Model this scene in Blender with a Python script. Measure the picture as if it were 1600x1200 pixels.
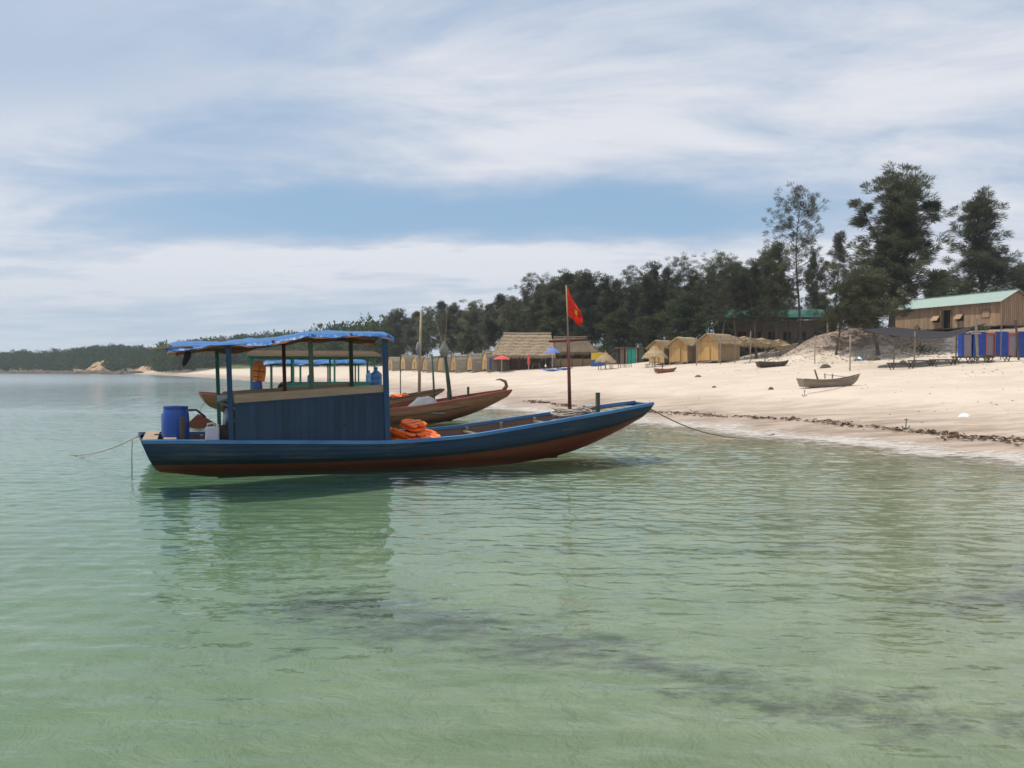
import bpy, math, random
import numpy as np
from mathutils import Vector, Matrix, noise as mnoise

# ------------------------------------------------------------------ clear
for o in list(bpy.data.objects): bpy.data.objects.remove(o, do_unlink=True)
scene = bpy.context.scene
COL = scene.collection
R = math.radians

# ------------------------------------------------------------------ camera
CAM_H = 2.2; FPX = 1295.0; HOR = 577.0          # eye height, focal length in photo pixels, horizon row
PITCH = math.atan((600 - HOR) / FPX)
cam_d = bpy.data.cameras.new('camera'); cam = bpy.data.objects.new('camera', cam_d); COL.objects.link(cam)
cam_d.sensor_width = 36.0; cam_d.lens = 36.0 * FPX / 1600.0
cam_d.clip_start = 0.1; cam_d.clip_end = 6000
cam.location = (0, 0, CAM_H); cam.rotation_euler = (R(90) - PITCH, 0, 0)
cam_d.dof.use_dof = True; cam_d.dof.focus_distance = 9.0; cam_d.dof.aperture_fstop = 3.8
scene.camera = cam

# ------------------------------------------------------------------ light
SUN_EL = R(68); SUN_AZ = (-0.98, 0.06)
n_ = math.hypot(*SUN_AZ)
SUNV = Vector((SUN_AZ[0]/n_*math.cos(SUN_EL), SUN_AZ[1]/n_*math.cos(SUN_EL), math.sin(SUN_EL)))
sd = bpy.data.lights.new('sun', 'SUN'); so = bpy.data.objects.new('sun', sd); COL.objects.link(so)
sd.energy = 3.6; sd.angle = R(0.6); sd.color = (1.0, 0.95, 0.86)
so.rotation_euler = SUNV.to_track_quat('Z', 'Y').to_euler(); so.location = (-20, 10, 60)

# ------------------------------------------------------------------ world: sky with a broken layer of thin cloud
W = bpy.data.worlds.new('World'); scene.world = W; W.use_nodes = True
nt = W.node_tree; nt.nodes.clear()
class NT:
    """tiny helper for node trees"""
    def __init__(s, t): s.t = t
    def n(s, typ, **kw):
        nd = s.t.nodes.new(typ)
        for k, v in kw.items(): setattr(nd, k, v)
        return nd
    def l(s, a, b): s.t.links.new(a, b)
    def put(s, sock, v):
        if hasattr(v, 'is_output') or isinstance(v, bpy.types.NodeSocket): s.l(v, sock)
        else: sock.default_value = v
    def m(s, op, a, b=0.0, c=None, clamp=False):
        nd = s.n('ShaderNodeMath', operation=op); nd.use_clamp = clamp
        s.put(nd.inputs[0], a); s.put(nd.inputs[1], b)
        if c is not None: s.put(nd.inputs[2], c)
        return nd.outputs[0]
    def vm(s, op, a, b):
        nd = s.n('ShaderNodeVectorMath', operation=op); s.put(nd.inputs[0], a); s.put(nd.inputs[1], b); return nd.outputs[0]
    def noise(s, vec, scale, detail=4, rough=0.55, dist=0.0):
        nd = s.n('ShaderNodeTexNoise'); s.put(nd.inputs['Vector'], vec)
        nd.inputs['Scale'].default_value = scale; nd.inputs['Detail'].default_value = detail
        nd.inputs['Roughness'].default_value = rough; nd.inputs['Distortion'].default_value = dist
        return nd.outputs['Fac']
    def ramp(s, f, a, b, lo=0.0, hi=1.0, smooth=True):
        nd = s.n('ShaderNodeMapRange', interpolation_type='SMOOTHSTEP' if smooth else 'LINEAR')
        s.put(nd.inputs['Value'], f); nd.inputs['From Min'].default_value = a; nd.inputs['From Max'].default_value = b
        nd.inputs['To Min'].default_value = lo; nd.inputs['To Max'].default_value = hi
        return nd.outputs['Result']
    def mix(s, f, a, b, typ='MIX'):
        nd = s.n('ShaderNodeMix', data_type='RGBA', blend_type=typ)
        s.put(nd.inputs[0], f)
        for sock, v in ((nd.inputs[6], a), (nd.inputs[7], b)):
            if isinstance(v, (tuple, list)): sock.default_value = (*v[:3], 1)
            else: s.l(v, sock)
        return nd.outputs[2]
    def comb(s, x, y, z):
        nd = s.n('ShaderNodeCombineXYZ')
        for i, v in enumerate((x, y, z)): s.put(nd.inputs[i], v)
        return nd.outputs[0]
    def map(s, vec, loc=(0,0,0), rot=(0,0,0), sc=(1,1,1)):
        nd = s.n('ShaderNodeMapping'); s.l(vec, nd.inputs[0])
        nd.inputs[1].default_value = loc; nd.inputs[2].default_value = rot; nd.inputs[3].default_value = sc
        return nd.outputs[0]
w = NT(nt)
sky = w.n('ShaderNodeTexSky', sky_type='NISHITA', sun_disc=False)
sky.sun_elevation = SUN_EL; sky.sun_rotation = math.atan2(SUN_AZ[0], SUN_AZ[1])
sky.air_density = 1.0; sky.dust_density = 1.6; sky.ozone_density = 1.2
tc = w.n('ShaderNodeTexCoord'); sep = w.n('ShaderNodeSeparateXYZ'); w.l(tc.outputs['Generated'], sep.inputs[0])
dz = w.m('MAXIMUM', sep.outputs[2], 0.0)
den = w.m('ADD', dz, 0.10)                        # a cloud layer that curves down towards the horizon
cx = w.m('DIVIDE', sep.outputs[0], den); cy = w.m('DIVIDE', sep.outputs[1], den)
P = w.comb(cx, cy, 0.0)
wisp = w.noise(w.map(P, (1.3, 4.2, 0), (0, 0, R(-14)), (0.42, 0.78, 1)), 1.15, 6, 0.54, 0.6)
soft = w.noise(w.map(P, (7.7, 2.1, 3), (0, 0, R(10)), (0.35, 0.6, 1)), 0.8, 3, 0.5, 0.2)
puff = w.noise(w.map(P, (3.1, 9.1, 1), (0, 0, R(-10)), (0.75, 1.15, 1)), 1.5, 8, 0.62, 0.5)
# a long opening in the cloud layer, and the soft-edged bank beyond it
wob = w.m('MULTIPLY', w.m('SUBTRACT', w.noise(P, 0.9, 5, 0.6), 0.5), 1.1)
gy = w.m('ADD', cy, wob)
gap = w.m('MULTIPLY', w.ramp(gy, 2.85, 3.32), w.ramp(gy, 4.10, 3.58))
bank = w.m('MULTIPLY', w.ramp(gy, 3.75, 4.1), w.ramp(gy, 5.9, 4.8))
gap = w.m('MULTIPLY', gap, w.m('MULTIPLY', w.ramp(cx, -2.1, -0.8), w.ramp(cx, 1.9, 0.7)))
cov = w.m('ADD', w.m('MULTIPLY', wisp, 0.75), w.m('MULTIPLY', soft, 0.55))
cov = w.m('ADD', cov, w.m('MULTIPLY', w.m('SUBTRACT', puff, 0.5), 0.75))
cov = w.m('ADD', w.ramp(cov, 0.40, 0.82, 0.30, 1.0), w.m('MULTIPLY', bank, 0.30), clamp=True)
thin = w.m('MULTIPLY', w.ramp(w.m('ADD', cx, w.m('MULTIPLY', cy, -0.25)), -0.55, -1.7), w.ramp(cy, 2.7, 2.0))
cov = w.m('MULTIPLY', cov, w.m('SUBTRACT', 1.0, w.m('MULTIPLY', thin, 0.5)))
cov = w.m('MULTIPLY', cov, w.m('SUBTRACT', 1.0, w.m('MULTIPLY', gap, 0.97)), clamp=True)
far = w.ramp(dz, 0.17, 0.0, 0.0, 0.62)             # haze low down
veil = w.ramp(dz, 0.30, 0.06)
cloudcol = w.mix(cov, (5.5, 6.0, 7.15), (8.0, 8.15, 8.7))
clear = w.mix(0.60, sky.outputs[0], (3.4, 5.6, 8.2))
cl = w.mix(w.m('MULTIPLY', cov, 0.95), clear, cloudcol)
fin = w.mix(far, cl, (4.8, 5.85, 7.0))
bg = w.n('ShaderNodeBackground'); bg.inputs['Strength'].default_value = 0.098
w.l(fin, bg.inputs['Color'])
wo = w.n('ShaderNodeOutputWorld'); w.l(bg.outputs[0], wo.inputs['Surface'])

vs = scene.view_settings
vs.view_transform = 'Standard'; vs.look = 'None'; vs.exposure = 0.0; vs.gamma = 1.0; vs.use_curve_mapping = False
try:
    scene.cycles.max_bounces = 5; scene.cycles.diffuse_bounces = 2; scene.cycles.transmission_bounces = 3; scene.cycles.transparent_max_bounces = 12; scene.cycles.volume_bounces = 1
    scene.cycles.glossy_bounces = 3; scene.cycles.caustics_reflective = False; scene.cycles.caustics_refractive = False
    scene.cycles.sample_clamp_indirect = 4.0
except Exception: pass

# ------------------------------------------------------------------ helpers
def at(px, py, Y):
    """world point at depth Y that the photograph shows at (px, py)"""
    return Vector(((px-800)/FPX*Y, Y, CAM_H - (py-HOR)/FPX*Y))
def gx(px, Y): return (px-800)/FPX*Y

def tag(o, label=None, cat=None, group=None, kind=None):
    if label: o['label'] = label
    if cat: o['category'] = cat
    if group: o['group'] = group
    if kind: o['kind'] = kind
    return o
def empty(name, loc=(0,0,0), rz=0.0, rx=0.0, ry=0.0):
    o = bpy.data.objects.new(name, None); COL.objects.link(o)
    o.location = loc; o.rotation_euler = (rx, ry, rz); o.empty_display_size = 0.3
    return o
def inst(name, mesh, parent=None, loc=(0,0,0), rot=(0,0,0), sc=(1,1,1)):
    o = bpy.data.objects.new(name, mesh); COL.objects.link(o)
    if parent: o.parent = parent
    o.location = loc; o.rotation_euler = rot; o.scale = sc
    return o
def copy_tree(o, parent=None):
    kids = list(o.children)
    c = o.copy(); COL.objects.link(c); c.parent = parent
    for k in kids: copy_tree(k, c)
    return c

class MB:
    """collects shapes, builds one mesh"""
    def __init__(s): s.v = []; s.f = []; s.mi = []
    def add(s, vs, fs, mi=0):
        b = len(s.v); s.v += [tuple(v) for v in vs]; s.f += [tuple(b+i for i in f) for f in fs]; s.mi += [mi]*len(fs)
        return s
    def box(s, c, d, rz=0, m=None, mi=0, jit=0.0):
        hx, hy, hz = d[0]/2, d[1]/2, d[2]/2
        M = Matrix.Rotation(rz, 3, 'Z') if m is None else m
        vs = []
        for x in (-1, 1):
            for y in (-1, 1):
                for z in (-1, 1):
                    p = Vector((x*hx, y*hy, z*hz))
                    if jit: p += Vector((random.uniform(-jit,jit), random.uniform(-jit,jit), random.uniform(-jit,jit)))
                    vs.append(Vector(c) + M @ p)
        return s.add(vs, [(0,1,3,2),(4,6,7,5),(0,4,5,1),(2,3,7,6),(0,2,6,4),(1,5,7,3)], mi)
    def beam(s, a, b, w_, h_, up=(0,0,1), mi=0):
        a = Vector(a); b = Vector(b); x = (b-a); L = x.length; x.normalize()
        y = Vector(up).cross(x)
        if y.length < 1e-4: y = Vector((0,1,0)).cross(x)
        y.normalize(); z = x.cross(y)
        M = Matrix((x, y, z)).transposed()
        return s.box((a+b)/2, (L, w_, h_), m=M, mi=mi)
    def tube(s, pts, r, n=8, cap=True, mi=0):
        pts = [Vector(p) for p in pts]
        rs = r if isinstance(r, (list, tuple)) else [r]*len(pts)
        vs = []; fs = []; prev = None
        for i, p in enumerate(pts):
            t = (pts[min(i+1, len(pts)-1)] - pts[max(i-1, 0)]).normalized()
            if prev is None:
                a = Vector((0,0,1)) if abs(t.z) < 0.9 else Vector((1,0,0))
                u = t.cross(a).normalized()
            else:
                u = (prev - t*prev.dot(t))
                u = u.normalized() if u.length > 1e-6 else t.orthogonal().normalized()
            prev = u; q = t.cross(u)
            for k in range(n):
                an = 2*math.pi*k/n
                vs.append(p + (u*math.cos(an) + q*math.sin(an))*rs[i])
        for i in range(len(pts)-1):
            for k in range(n):
                k2 = (k+1) % n
                fs.append((i*n+k, i*n+k2, (i+1)*n+k2, (i+1)*n+k))
        if cap:
            fs.append(tuple(reversed(range(n)))); fs.append(tuple((len(pts)-1)*n + k for k in range(n)))
        return s.add(vs, fs, mi)
    def lathe(s, prof, n=20, c=(0,0,0), sx=1, sy=1, mi=0):
        vs = []; fs = []
        for (r, z) in prof:
            for k in range(n):
                a = 2*math.pi*k/n
                vs.append((c[0]+r*sx*math.cos(a), c[1]+r*sy*math.sin(a), c[2]+z))
        for i in range(len(prof)-1):
            for k in range(n):
                k2 = (k+1) % n
                fs.append((i*n+k, i*n+k2, (i+1)*n+k2, (i+1)*n+k))
        fs.append(tuple(reversed(range(n)))); fs.append(tuple((len(prof)-1)*n+k for k in range(n)))
        return s.add(vs, fs, mi)
    def grid(s, rows, mi=0):
        nr = len(rows); nc = len(rows[0])
        vs = [p for r in rows for p in r]
        fs = [(i*nc+j, i*nc+j+1, (i+1)*nc+j+1, (i+1)*nc+j) for i in range(nr-1) for j in range(nc-1)]
        return s.add(vs, fs, mi)
    def slab(s, rows, th, mi=0):
        """a grid with thickness th (vector or downwards metres)"""
        t = Vector((0,0,-th)) if not isinstance(th, Vector) else th
        nr = len(rows); nc = len(rows[0])
        top = [Vector(p) for r in rows for p in r]; N = len(top)
        vs = top + [p + t for p in top]
        fs = [(i*nc+j, i*nc+j+1, (i+1)*nc+j+1, (i+1)*nc+j) for i in range(nr-1) for j in range(nc-1)]
        fs += [tuple(N+k for k in reversed(f)) for f in fs]
        ring = [j for j in range(nc)] + [i*nc+nc-1 for i in range(1, nr)] + [(nr-1)*nc+j for j in range(nc-2, -1, -1)] + [i*nc for i in range(nr-2, 0, -1)]
        for a, b in zip(ring, ring[1:]+ring[:1]): fs.append((b, a, N+a, N+b))
        return s.add(vs, fs, mi)
    def prism(s, poly, a, b, mi=0):
        """poly: list of points (Vectors) swept from offset a to offset b (Vectors)"""
        n = len(poly); a = Vector(a); b = Vector(b)
        vs = [Vector(p)+a for p in poly] + [Vector(p)+b for p in poly]
        fs = [tuple(reversed(range(n))), tuple(range(n, 2*n))] + [(i, (i+1) % n, n+(i+1) % n, n+i) for i in range(n)]
        return s.add(vs, fs, mi)
    def mesh(s, name, mats, smooth=False):
        me = bpy.data.meshes.new(name); me.from_pydata([tuple(v) for v in s.v], [], s.f)
        for m in (mats if isinstance(mats, (list, tuple)) else [mats]): me.materials.append(m)
        if any(s.mi): me.polygons.foreach_set('material_index', s.mi)
        if smooth: me.polygons.foreach_set('use_smooth', [True]*len(me.polygons))
        me.update()
        return me
    def build(s, name, mats, parent=None, smooth=False, loc=(0,0,0), rot=(0,0,0), sc=(1,1,1)):
        return inst(name, s.mesh(name, mats, smooth), parent, loc, rot, sc)

def bevel(o, w_=0.01, seg=2):
    m = o.modifiers.new('bevel', 'BEVEL'); m.width = w_; m.segments = seg; m.limit_method = 'ANGLE'
    return o

# ------------------------------------------------------------------ materials
def mat(name, c1, c2=None, rough=0.7, scale=6.0, stretch=(1,1,1), bump=0.0, bscale=None, spec=0.3, c3=None, c3amt=0.5, metal=0.0, transl=0.0, detail=5):
    """base colour varied between c1 and c2 by noise in object space, optional worn patches c3 and fine relief"""
    m = bpy.data.materials.new(name); m.use_nodes = True
    t = m.node_tree; t.nodes.clear(); k = NT(t)
    out = k.n('ShaderNodeOutputMaterial'); b = k.n('ShaderNodeBsdfPrincipled')
    tc = k.n('ShaderNodeTexCoord'); vec = k.map(tc.outputs['Object'], sc=stretch)
    inf = k.n('ShaderNodeObjectInfo')
    f = k.noise(vec, scale, detail, 0.6)
    f = k.ramp(f, 0.3, 0.7)
    col = k.mix(f, c1, c2 or c1)
    if c3:
        g = k.ramp(k.noise(vec, scale*0.45, 6, 0.7), 1-c3amt, 1-c3amt+0.12)
        col = k.mix(g, col, c3)
    # each object a shade of its own
    hv = k.n('ShaderNodeHueSaturation'); k.l(col, hv.inputs['Color'])
    k.l(k.ramp(inf.outputs['Random'], 0, 1, 0.82, 1.14, False), hv.inputs['Value'])
    k.l(hv.outputs[0], b.inputs['Base Color'])
    b.inputs['Roughness'].default_value = rough; b.inputs['Metallic'].default_value = metal
    b.inputs['Specular IOR Level'].default_value = spec
    if bump:
        bp = k.n('ShaderNodeBump'); bp.inputs['Strength'].default_value = bump; bp.inputs['Distance'].default_value = 0.02
        k.l(k.noise(vec, bscale or scale*3, 6, 0.65), bp.inputs['Height']); k.l(bp.outputs[0], b.inputs['Normal'])
    sh = b.outputs[0]
    if transl:
        tr = k.n('ShaderNodeBsdfTranslucent'); k.l(hv.outputs[0], tr.inputs[0])
        mx = k.n('ShaderNodeMixShader'); mx.inputs[0].default_value = transl
        k.l(sh, mx.inputs[1]); k.l(tr.outputs[0], mx.inputs[2]); sh = mx.outputs[0]
    k.l(sh, out.inputs['Surface'])
    return m
M = {}
M['hull_blue']  = mat('hull_blue', (0.007,0.029,0.064), (0.012,0.042,0.086), 0.55, 2.2, (0.35,1,2.5), 0.25, 14, c3=(0.044,0.062,0.072), c3amt=0.47)
M['hull_stain'] = mat('hull_stain', (0.006,0.014,0.020), (0.012,0.026,0.036), 0.7, 2.2, (0.35,1,2.5), 0.25, 14, c3=(0.05,0.035,0.025), c3amt=0.36)
M['rail_blue']  = mat('rail_blue', (0.045,0.145,0.32), (0.07,0.20,0.38), 0.5, 3, (0.4,1,1), 0.2, 14, c3=(0.16,0.22,0.27), c3amt=0.38)
M['hull_red']   = mat('hull_red', (0.17,0.048,0.026), (0.22,0.07,0.038), 0.7, 2.2, (0.35,1,2.5), 0.25, 14, c3=(0.16,0.10,0.07), c3amt=0.42)
M['cabin_blue'] = mat('cabin_blue', (0.014,0.033,0.070), (0.020,0.046,0.088), 0.55, 3, (1,1,0.3), 0.2, 18, c3=(0.040,0.055,0.070), c3amt=0.40)
M['post_blue']  = mat('post_blue', (0.012,0.042,0.10), (0.02,0.06,0.13), 0.55, 5, (1,1,0.3), 0.2, 18)
M['raw_wood']   = mat('raw_wood', (0.30,0.215,0.145), (0.40,0.30,0.21), 0.8, 5, (0.25,2,2), 0.3, 20, c3=(0.20,0.15,0.11), c3amt=0.36)
M['old_wood']   = mat('old_wood', (0.17,0.12,0.085), (0.25,0.185,0.14), 0.85, 4, (0.3,2,2), 0.35, 20, c3=(0.10,0.075,0.06), c3amt=0.4)
M['dark_wood']  = mat('dark_wood', (0.075,0.055,0.042), (0.12,0.09,0.07), 0.85, 5, (1,1,0.4), 0.3, 20)
M['grey_wood']  = mat('grey_wood', (0.22,0.185,0.145), (0.31,0.265,0.21), 0.9, 4, (0.3,2,2), 0.35, 20, c3=(0.13,0.11,0.085), c3amt=0.4)
M['lining']     = mat('lining', (0.15,0.105,0.085), (0.22,0.16,0.13), 0.85, 3, (0.4,1,3), 0.35, 18, c3=(0.27,0.21,0.17), c3amt=0.38)
M['brown_hull'] = mat('brown_hull', (0.19,0.095,0.055), (0.27,0.145,0.085), 0.75, 2.5, (0.3,1,3), 0.3, 16, c3=(0.11,0.07,0.05), c3amt=0.38)
M['red_paint']  = mat('red_paint', (0.26,0.07,0.05), (0.34,0.115,0.08), 0.65, 3, (0.4,1,1), 0.25, 16, c3=(0.24,0.15,0.12), c3amt=0.36)
M['green_paint']= mat('green_paint', (0.03,0.155,0.115), (0.05,0.21,0.155), 0.55, 4, (1,1,0.4), 0.2, 16)
M['pole_green'] = mat('pole_green', (0.05,0.075,0.055), (0.085,0.11,0.08), 0.75, 5, (1,1,0.4), 0.25, 18)
M['bamboo']     = mat('bamboo', (0.33,0.25,0.15), (0.45,0.36,0.24), 0.65, 6, (1,1,0.4), 0.2, 18)
M['black_cloth']= mat('black_cloth', (0.012,0.013,0.017), (0.022,0.022,0.028), 0.9, 6)
M['barrel_blue']= mat('barrel_blue', (0.009,0.060,0.31), (0.012,0.075,0.36), 0.33, 2, (1,1,1), 0.05, 8, spec=0.5)
M['jug_blue']   = mat('jug_blue', (0.05,0.17,0.42), (0.08,0.24,0.52), 0.22, 3, spec=0.5)
M['jug_light']  = mat('jug_light', (0.10,0.30,0.58), (0.14,0.36,0.62), 0.22, 3, spec=0.5)
M['can_white']  = mat('can_white', (0.56,0.54,0.64), (0.66,0.64,0.70), 0.4, 3, spec=0.45)
M['cream']      = mat('cream', (0.66,0.58,0.46), (0.74,0.66,0.54), 0.5, 4)
M['orange']     = mat('orange', (0.92,0.125,0.012), (0.95,0.19,0.025), 0.7, 7, bump=0.5, bscale=9)
M['orange_dull']= mat('orange_dull', (0.62,0.16,0.03), (0.74,0.23,0.05), 0.75, 6, bump=0.4, bscale=9)
M['strap']      = mat('strap', (0.05,0.045,0.05), (0.09,0.08,0.08), 0.7, 8)
M['strap_pale'] = mat('strap_pale', (0.78,0.36,0.22), (0.85,0.5,0.35), 0.7, 8)
M['iron']       = mat('iron', (0.035,0.033,0.034), (0.07,0.055,0.048), 0.6, 9, bump=0.3, metal=0.5)
M['steel']      = mat('steel', (0.20,0.23,0.28), (0.30,0.33,0.38), 0.4, 6, metal=0.6)
M['rope']       = mat('rope', (0.34,0.29,0.23), (0.45,0.39,0.31), 0.95, 30)
M['rope_dark']  = mat('rope_dark', (0.15,0.125,0.10), (0.21,0.18,0.14), 0.95, 30)
M['mast_red']   = mat('mast_red', (0.10,0.030,0.024), (0.15,0.045,0.034), 0.65, 6, (1,1,0.3), 0.2, 16)
M['flag_red']   = mat('flag_red', (0.66,0.028,0.016), (0.74,0.045,0.022), 0.8, 5, transl=0.35)
M['star']       = mat('star', (0.85,0.60,0.06), (0.9,0.66,0.08), 0.8, 5)
M['tarp_under'] = mat('tarp_under', (0.30,0.115,0.06), (0.38,0.16,0.09), 0.8, 4, transl=0.2)
M['net_grey']   = mat('net_grey', (0.17,0.18,0.20), (0.27,0.28,0.30), 0.95, 22, bump=0.9, bscale=60)
M['net_bag']    = mat('net_bag', (0.22,0.20,0.18), (0.33,0.31,0.28), 0.95, 18, bump=0.7, bscale=50)
M['thatch']     = mat('thatch', (0.30,0.215,0.12), (0.44,0.33,0.20), 0.95, 5, (1,1,0.5), 0.8, 22, c3=(0.20,0.15,0.09), c3amt=0.4)
M['thatch_grey']= mat('thatch_grey', (0.25,0.215,0.165), (0.36,0.315,0.25), 0.95, 5, (1,1,0.5), 0.8, 22, c3=(0.17,0.145,0.11), c3amt=0.4)
M['thatch_mid'] = mat('thatch_mid', (0.28,0.215,0.14), (0.40,0.31,0.21), 0.95, 5, (1,1,0.5), 0.8, 22, c3=(0.19,0.15,0.10), c3amt=0.4)
M['thatch_dark']= mat('thatch_dark', (0.17,0.125,0.085), (0.25,0.19,0.13), 0.95, 5, (1,1,0.5), 0.8, 22)
M['bamboo_wall']= mat('bamboo_wall', (0.46,0.27,0.095), (0.58,0.36,0.15), 0.8, 6, (3,3,0.3), 0.4, 12, c3=(0.33,0.19,0.075), c3amt=0.4)
M['mat_wall']   = mat('mat_wall', (0.25,0.17,0.095), (0.34,0.24,0.145), 0.9, 7, (1,1,2), 0.5, 18)
M['plank_wall'] = mat('plank_wall', (0.31,0.20,0.125), (0.43,0.29,0.185), 0.85, 4, (2,2,0.25), 0.35, 16, c3=(0.23,0.15,0.095), c3amt=0.4)
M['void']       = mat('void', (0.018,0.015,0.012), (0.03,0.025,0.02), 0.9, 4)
M['roof_green'] = mat('roof_green', (0.34,0.44,0.375), (0.39,0.48,0.42), 0.45, 2, bump=0.1, c3=(0.24,0.34,0.28), c3amt=0.36)
M['roof_teal']  = mat('roof_teal', (0.035,0.14,0.11), (0.05,0.18,0.14), 0.5, 2, bump=0.1)
M['teal']       = mat('teal', (0.025,0.30,0.25), (0.035,0.36,0.30), 0.6, 3)
M['panel_blue'] = mat('panel_blue', (0.018,0.052,0.27), (0.026,0.068,0.33), 0.6, 2, bump=0.15, c3=(0.04,0.09,0.27), c3amt=0.35)
M['panel_yel']  = mat('panel_yel', (0.62,0.42,0.035), (0.70,0.48,0.05), 0.6, 3)
M['panel_lbl']  = mat('panel_lbl', (0.035,0.12,0.40), (0.05,0.16,0.46), 0.6, 3)
M['red_frame']  = mat('red_frame', (0.40,0.085,0.04), (0.48,0.11,0.06), 0.6, 4)
M['grey_door']  = mat('grey_door', (0.26,0.22,0.26), (0.36,0.31,0.34), 0.7, 5, (6,6,0.3))
M['shade_net']  = mat('shade_net', (0.024,0.022,0.026), (0.038,0.035,0.04), 0.95, 8, transl=0.12)
M['umb_red']    = mat('umb_red', (0.66,0.09,0.085), (0.72,0.13,0.12), 0.8, 3, transl=0.25)
M['umb_blue']   = mat('umb_blue', (0.14,0.20,0.50), (0.18,0.25,0.56), 0.8, 3, transl=0.25)
M['kayak']      = mat('kayak', (0.02,0.17,0.55), (0.03,0.24,0.62), 0.35, 2, spec=0.5)
M['white']      = mat('white', (0.74,0.74,0.73), (0.80,0.80,0.79), 0.6, 5)
M['bark']       = mat('bark', (0.085,0.065,0.052), (0.15,0.12,0.10), 0.95, 4, (1,1,0.3), 0.6, 14)
M['trunk_pale'] = mat('trunk_pale', (0.36,0.32,0.27), (0.46,0.42,0.36), 0.9, 4, (1,1,0.3), 0.4, 14)
M['rock']       = mat('rock', (0.085,0.065,0.052), (0.15,0.115,0.09), 0.95, 0.6, bump=0.6, bscale=2)
M['cliff']      = mat('cliff', (0.42,0.26,0.15), (0.50,0.35,0.23), 0.95, 0.22, (1,1,1.6), 0.9, 1.2, c3=(0.24,0.16,0.12), c3amt=0.42)
M['weed']       = mat('weed', (0.085,0.052,0.026), (0.15,0.095,0.05), 0.9, 3, bump=0.6, bscale=14)
def leafmat(name, dark, light, yellow):
    m = bpy.data.materials.new(name); m.use_nodes = True; t = m.node_tree; t.nodes.clear(); k = NT(t)
    out = k.n('ShaderNodeOutputMaterial'); b = k.n('ShaderNodeBsdfPrincipled'); tc = k.n('ShaderNodeTexCoord'); inf = k.n('ShaderNodeObjectInfo')
    f = k.ramp(k.noise(tc.outputs['Object'], 0.55, 4, 0.65), 0.35, 0.68)
    col = k.mix(f, dark, light)
    g = k.ramp(k.noise(tc.outputs['Object'], 0.21, 3, 0.6), 0.52, 0.72, 0, 0.7)
    col = k.mix(g, col, yellow)
    hv = k.n('ShaderNodeHueSaturation'); k.l(col, hv.inputs['Color'])
    k.l(k.ramp(inf.outputs['Random'], 0, 1, 0.72, 1.25, False), hv.inputs['Value'])
    k.l(k.ramp(inf.outputs['Random'], 0, 1, 0.488, 0.51, False), hv.inputs['Hue'])
    k.l(hv.outputs[0], b.inputs['Base Color']); b.inputs['Roughness'].default_value = 0.75; b.inputs['Specular IOR Level'].default_value = 0.15
    tr = k.n('ShaderNodeBsdfTranslucent'); k.l(hv.outputs[0], tr.inputs[0])
    mx = k.n('ShaderNodeMixShader'); mx.inputs[0].default_value = 0.35
    k.l(b.outputs[0], mx.inputs[1]); k.l(tr.outputs[0], mx.inputs[2]); k.l(mx.outputs[0], out.inputs['Surface'])
    return m
M['needle']  = leafmat('needle', (0.070,0.082,0.052), (0.130,0.142,0.084), (0.165,0.148,0.095))
M['needle2'] = leafmat('needle2', (0.080,0.092,0.054), (0.155,0.160,0.088), (0.20,0.165,0.10))
M['bushleaf']= leafmat('bushleaf', (0.052,0.072,0.036), (0.098,0.124,0.058), (0.120,0.124,0.066))
M['hillleaf']= leafmat('hillleaf', (0.040,0.075,0.030), (0.095,0.145,0.055), (0.12,0.135,0.06))
# ================================================================== terrain
SHORE = [(46,-60),(34,-30),(25,-8),(18.5,7),(14.6,15),(12.5,20.7),(9.7,25.6),(6.6,33),(3.8,39.5),(-1.0,48),(-10.5,74),(-36,134),(-79,216),(-150,345),(-215,428),(-300,476),(-430,490),(-950,500)]
def chaikin(p, it=3):
    for _ in range(it):
        q = [p[0]]
        for a, b in zip(p, p[1:]):
            q.append((a[0]*.75+b[0]*.25, a[1]*.75+b[1]*.25)); q.append((a[0]*.25+b[0]*.75, a[1]*.25+b[1]*.75))
        q.append(p[-1]); p = q
    return p
SH = np.array(chaikin(SHORE, 2))
def sdist(X, Y):
    """signed distance to the waterline, positive inland"""
    X = np.asarray(X, float); Y = np.asarray(Y, float)
    best = np.full(X.shape, 1e9); sg = np.ones(X.shape)
    for (ax, ay), (bx, by) in zip(SH[:-1], SH[1:]):
        ex, ey = bx-ax, by-ay; L2 = ex*ex+ey*ey
        t = np.clip(((X-ax)*ex + (Y-ay)*ey)/L2, 0, 1)
        dx = X-(ax+t*ex); dy = Y-(ay+t*ey); d = np.hypot(dx, dy)
        cr = -(ex*(Y-ay) - ey*(X-ax))
        m = d < best
        best = np.where(m, d, best); sg = np.where(m, np.sign(cr)+(cr == 0), sg)
    return best*sg
def sst(a, b, x):
    t = np.clip((x-a)/(b-a), 0, 1); return t*t*(3-2*t)
def vnoise(X, Y, f, seed=0):
    """cheap smooth value noise"""
    X = X*f+seed*17.3; Y = Y*f+seed*9.1
    xi = np.floor(X); yi = np.floor(Y); xf = X-xi; yf = Y-yi
    h = lambda a, b: (np.sin(a*127.1+b*311.7+seed*74.7)*43758.5453) % 1.0
    u = xf*xf*(3-2*xf); v = yf*yf*(3-2*yf)
    return (h(xi,yi)*(1-u)+h(xi+1,yi)*u)*(1-v) + (h(xi,yi+1)*(1-u)+h(xi+1,yi+1)*u)*v
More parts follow.
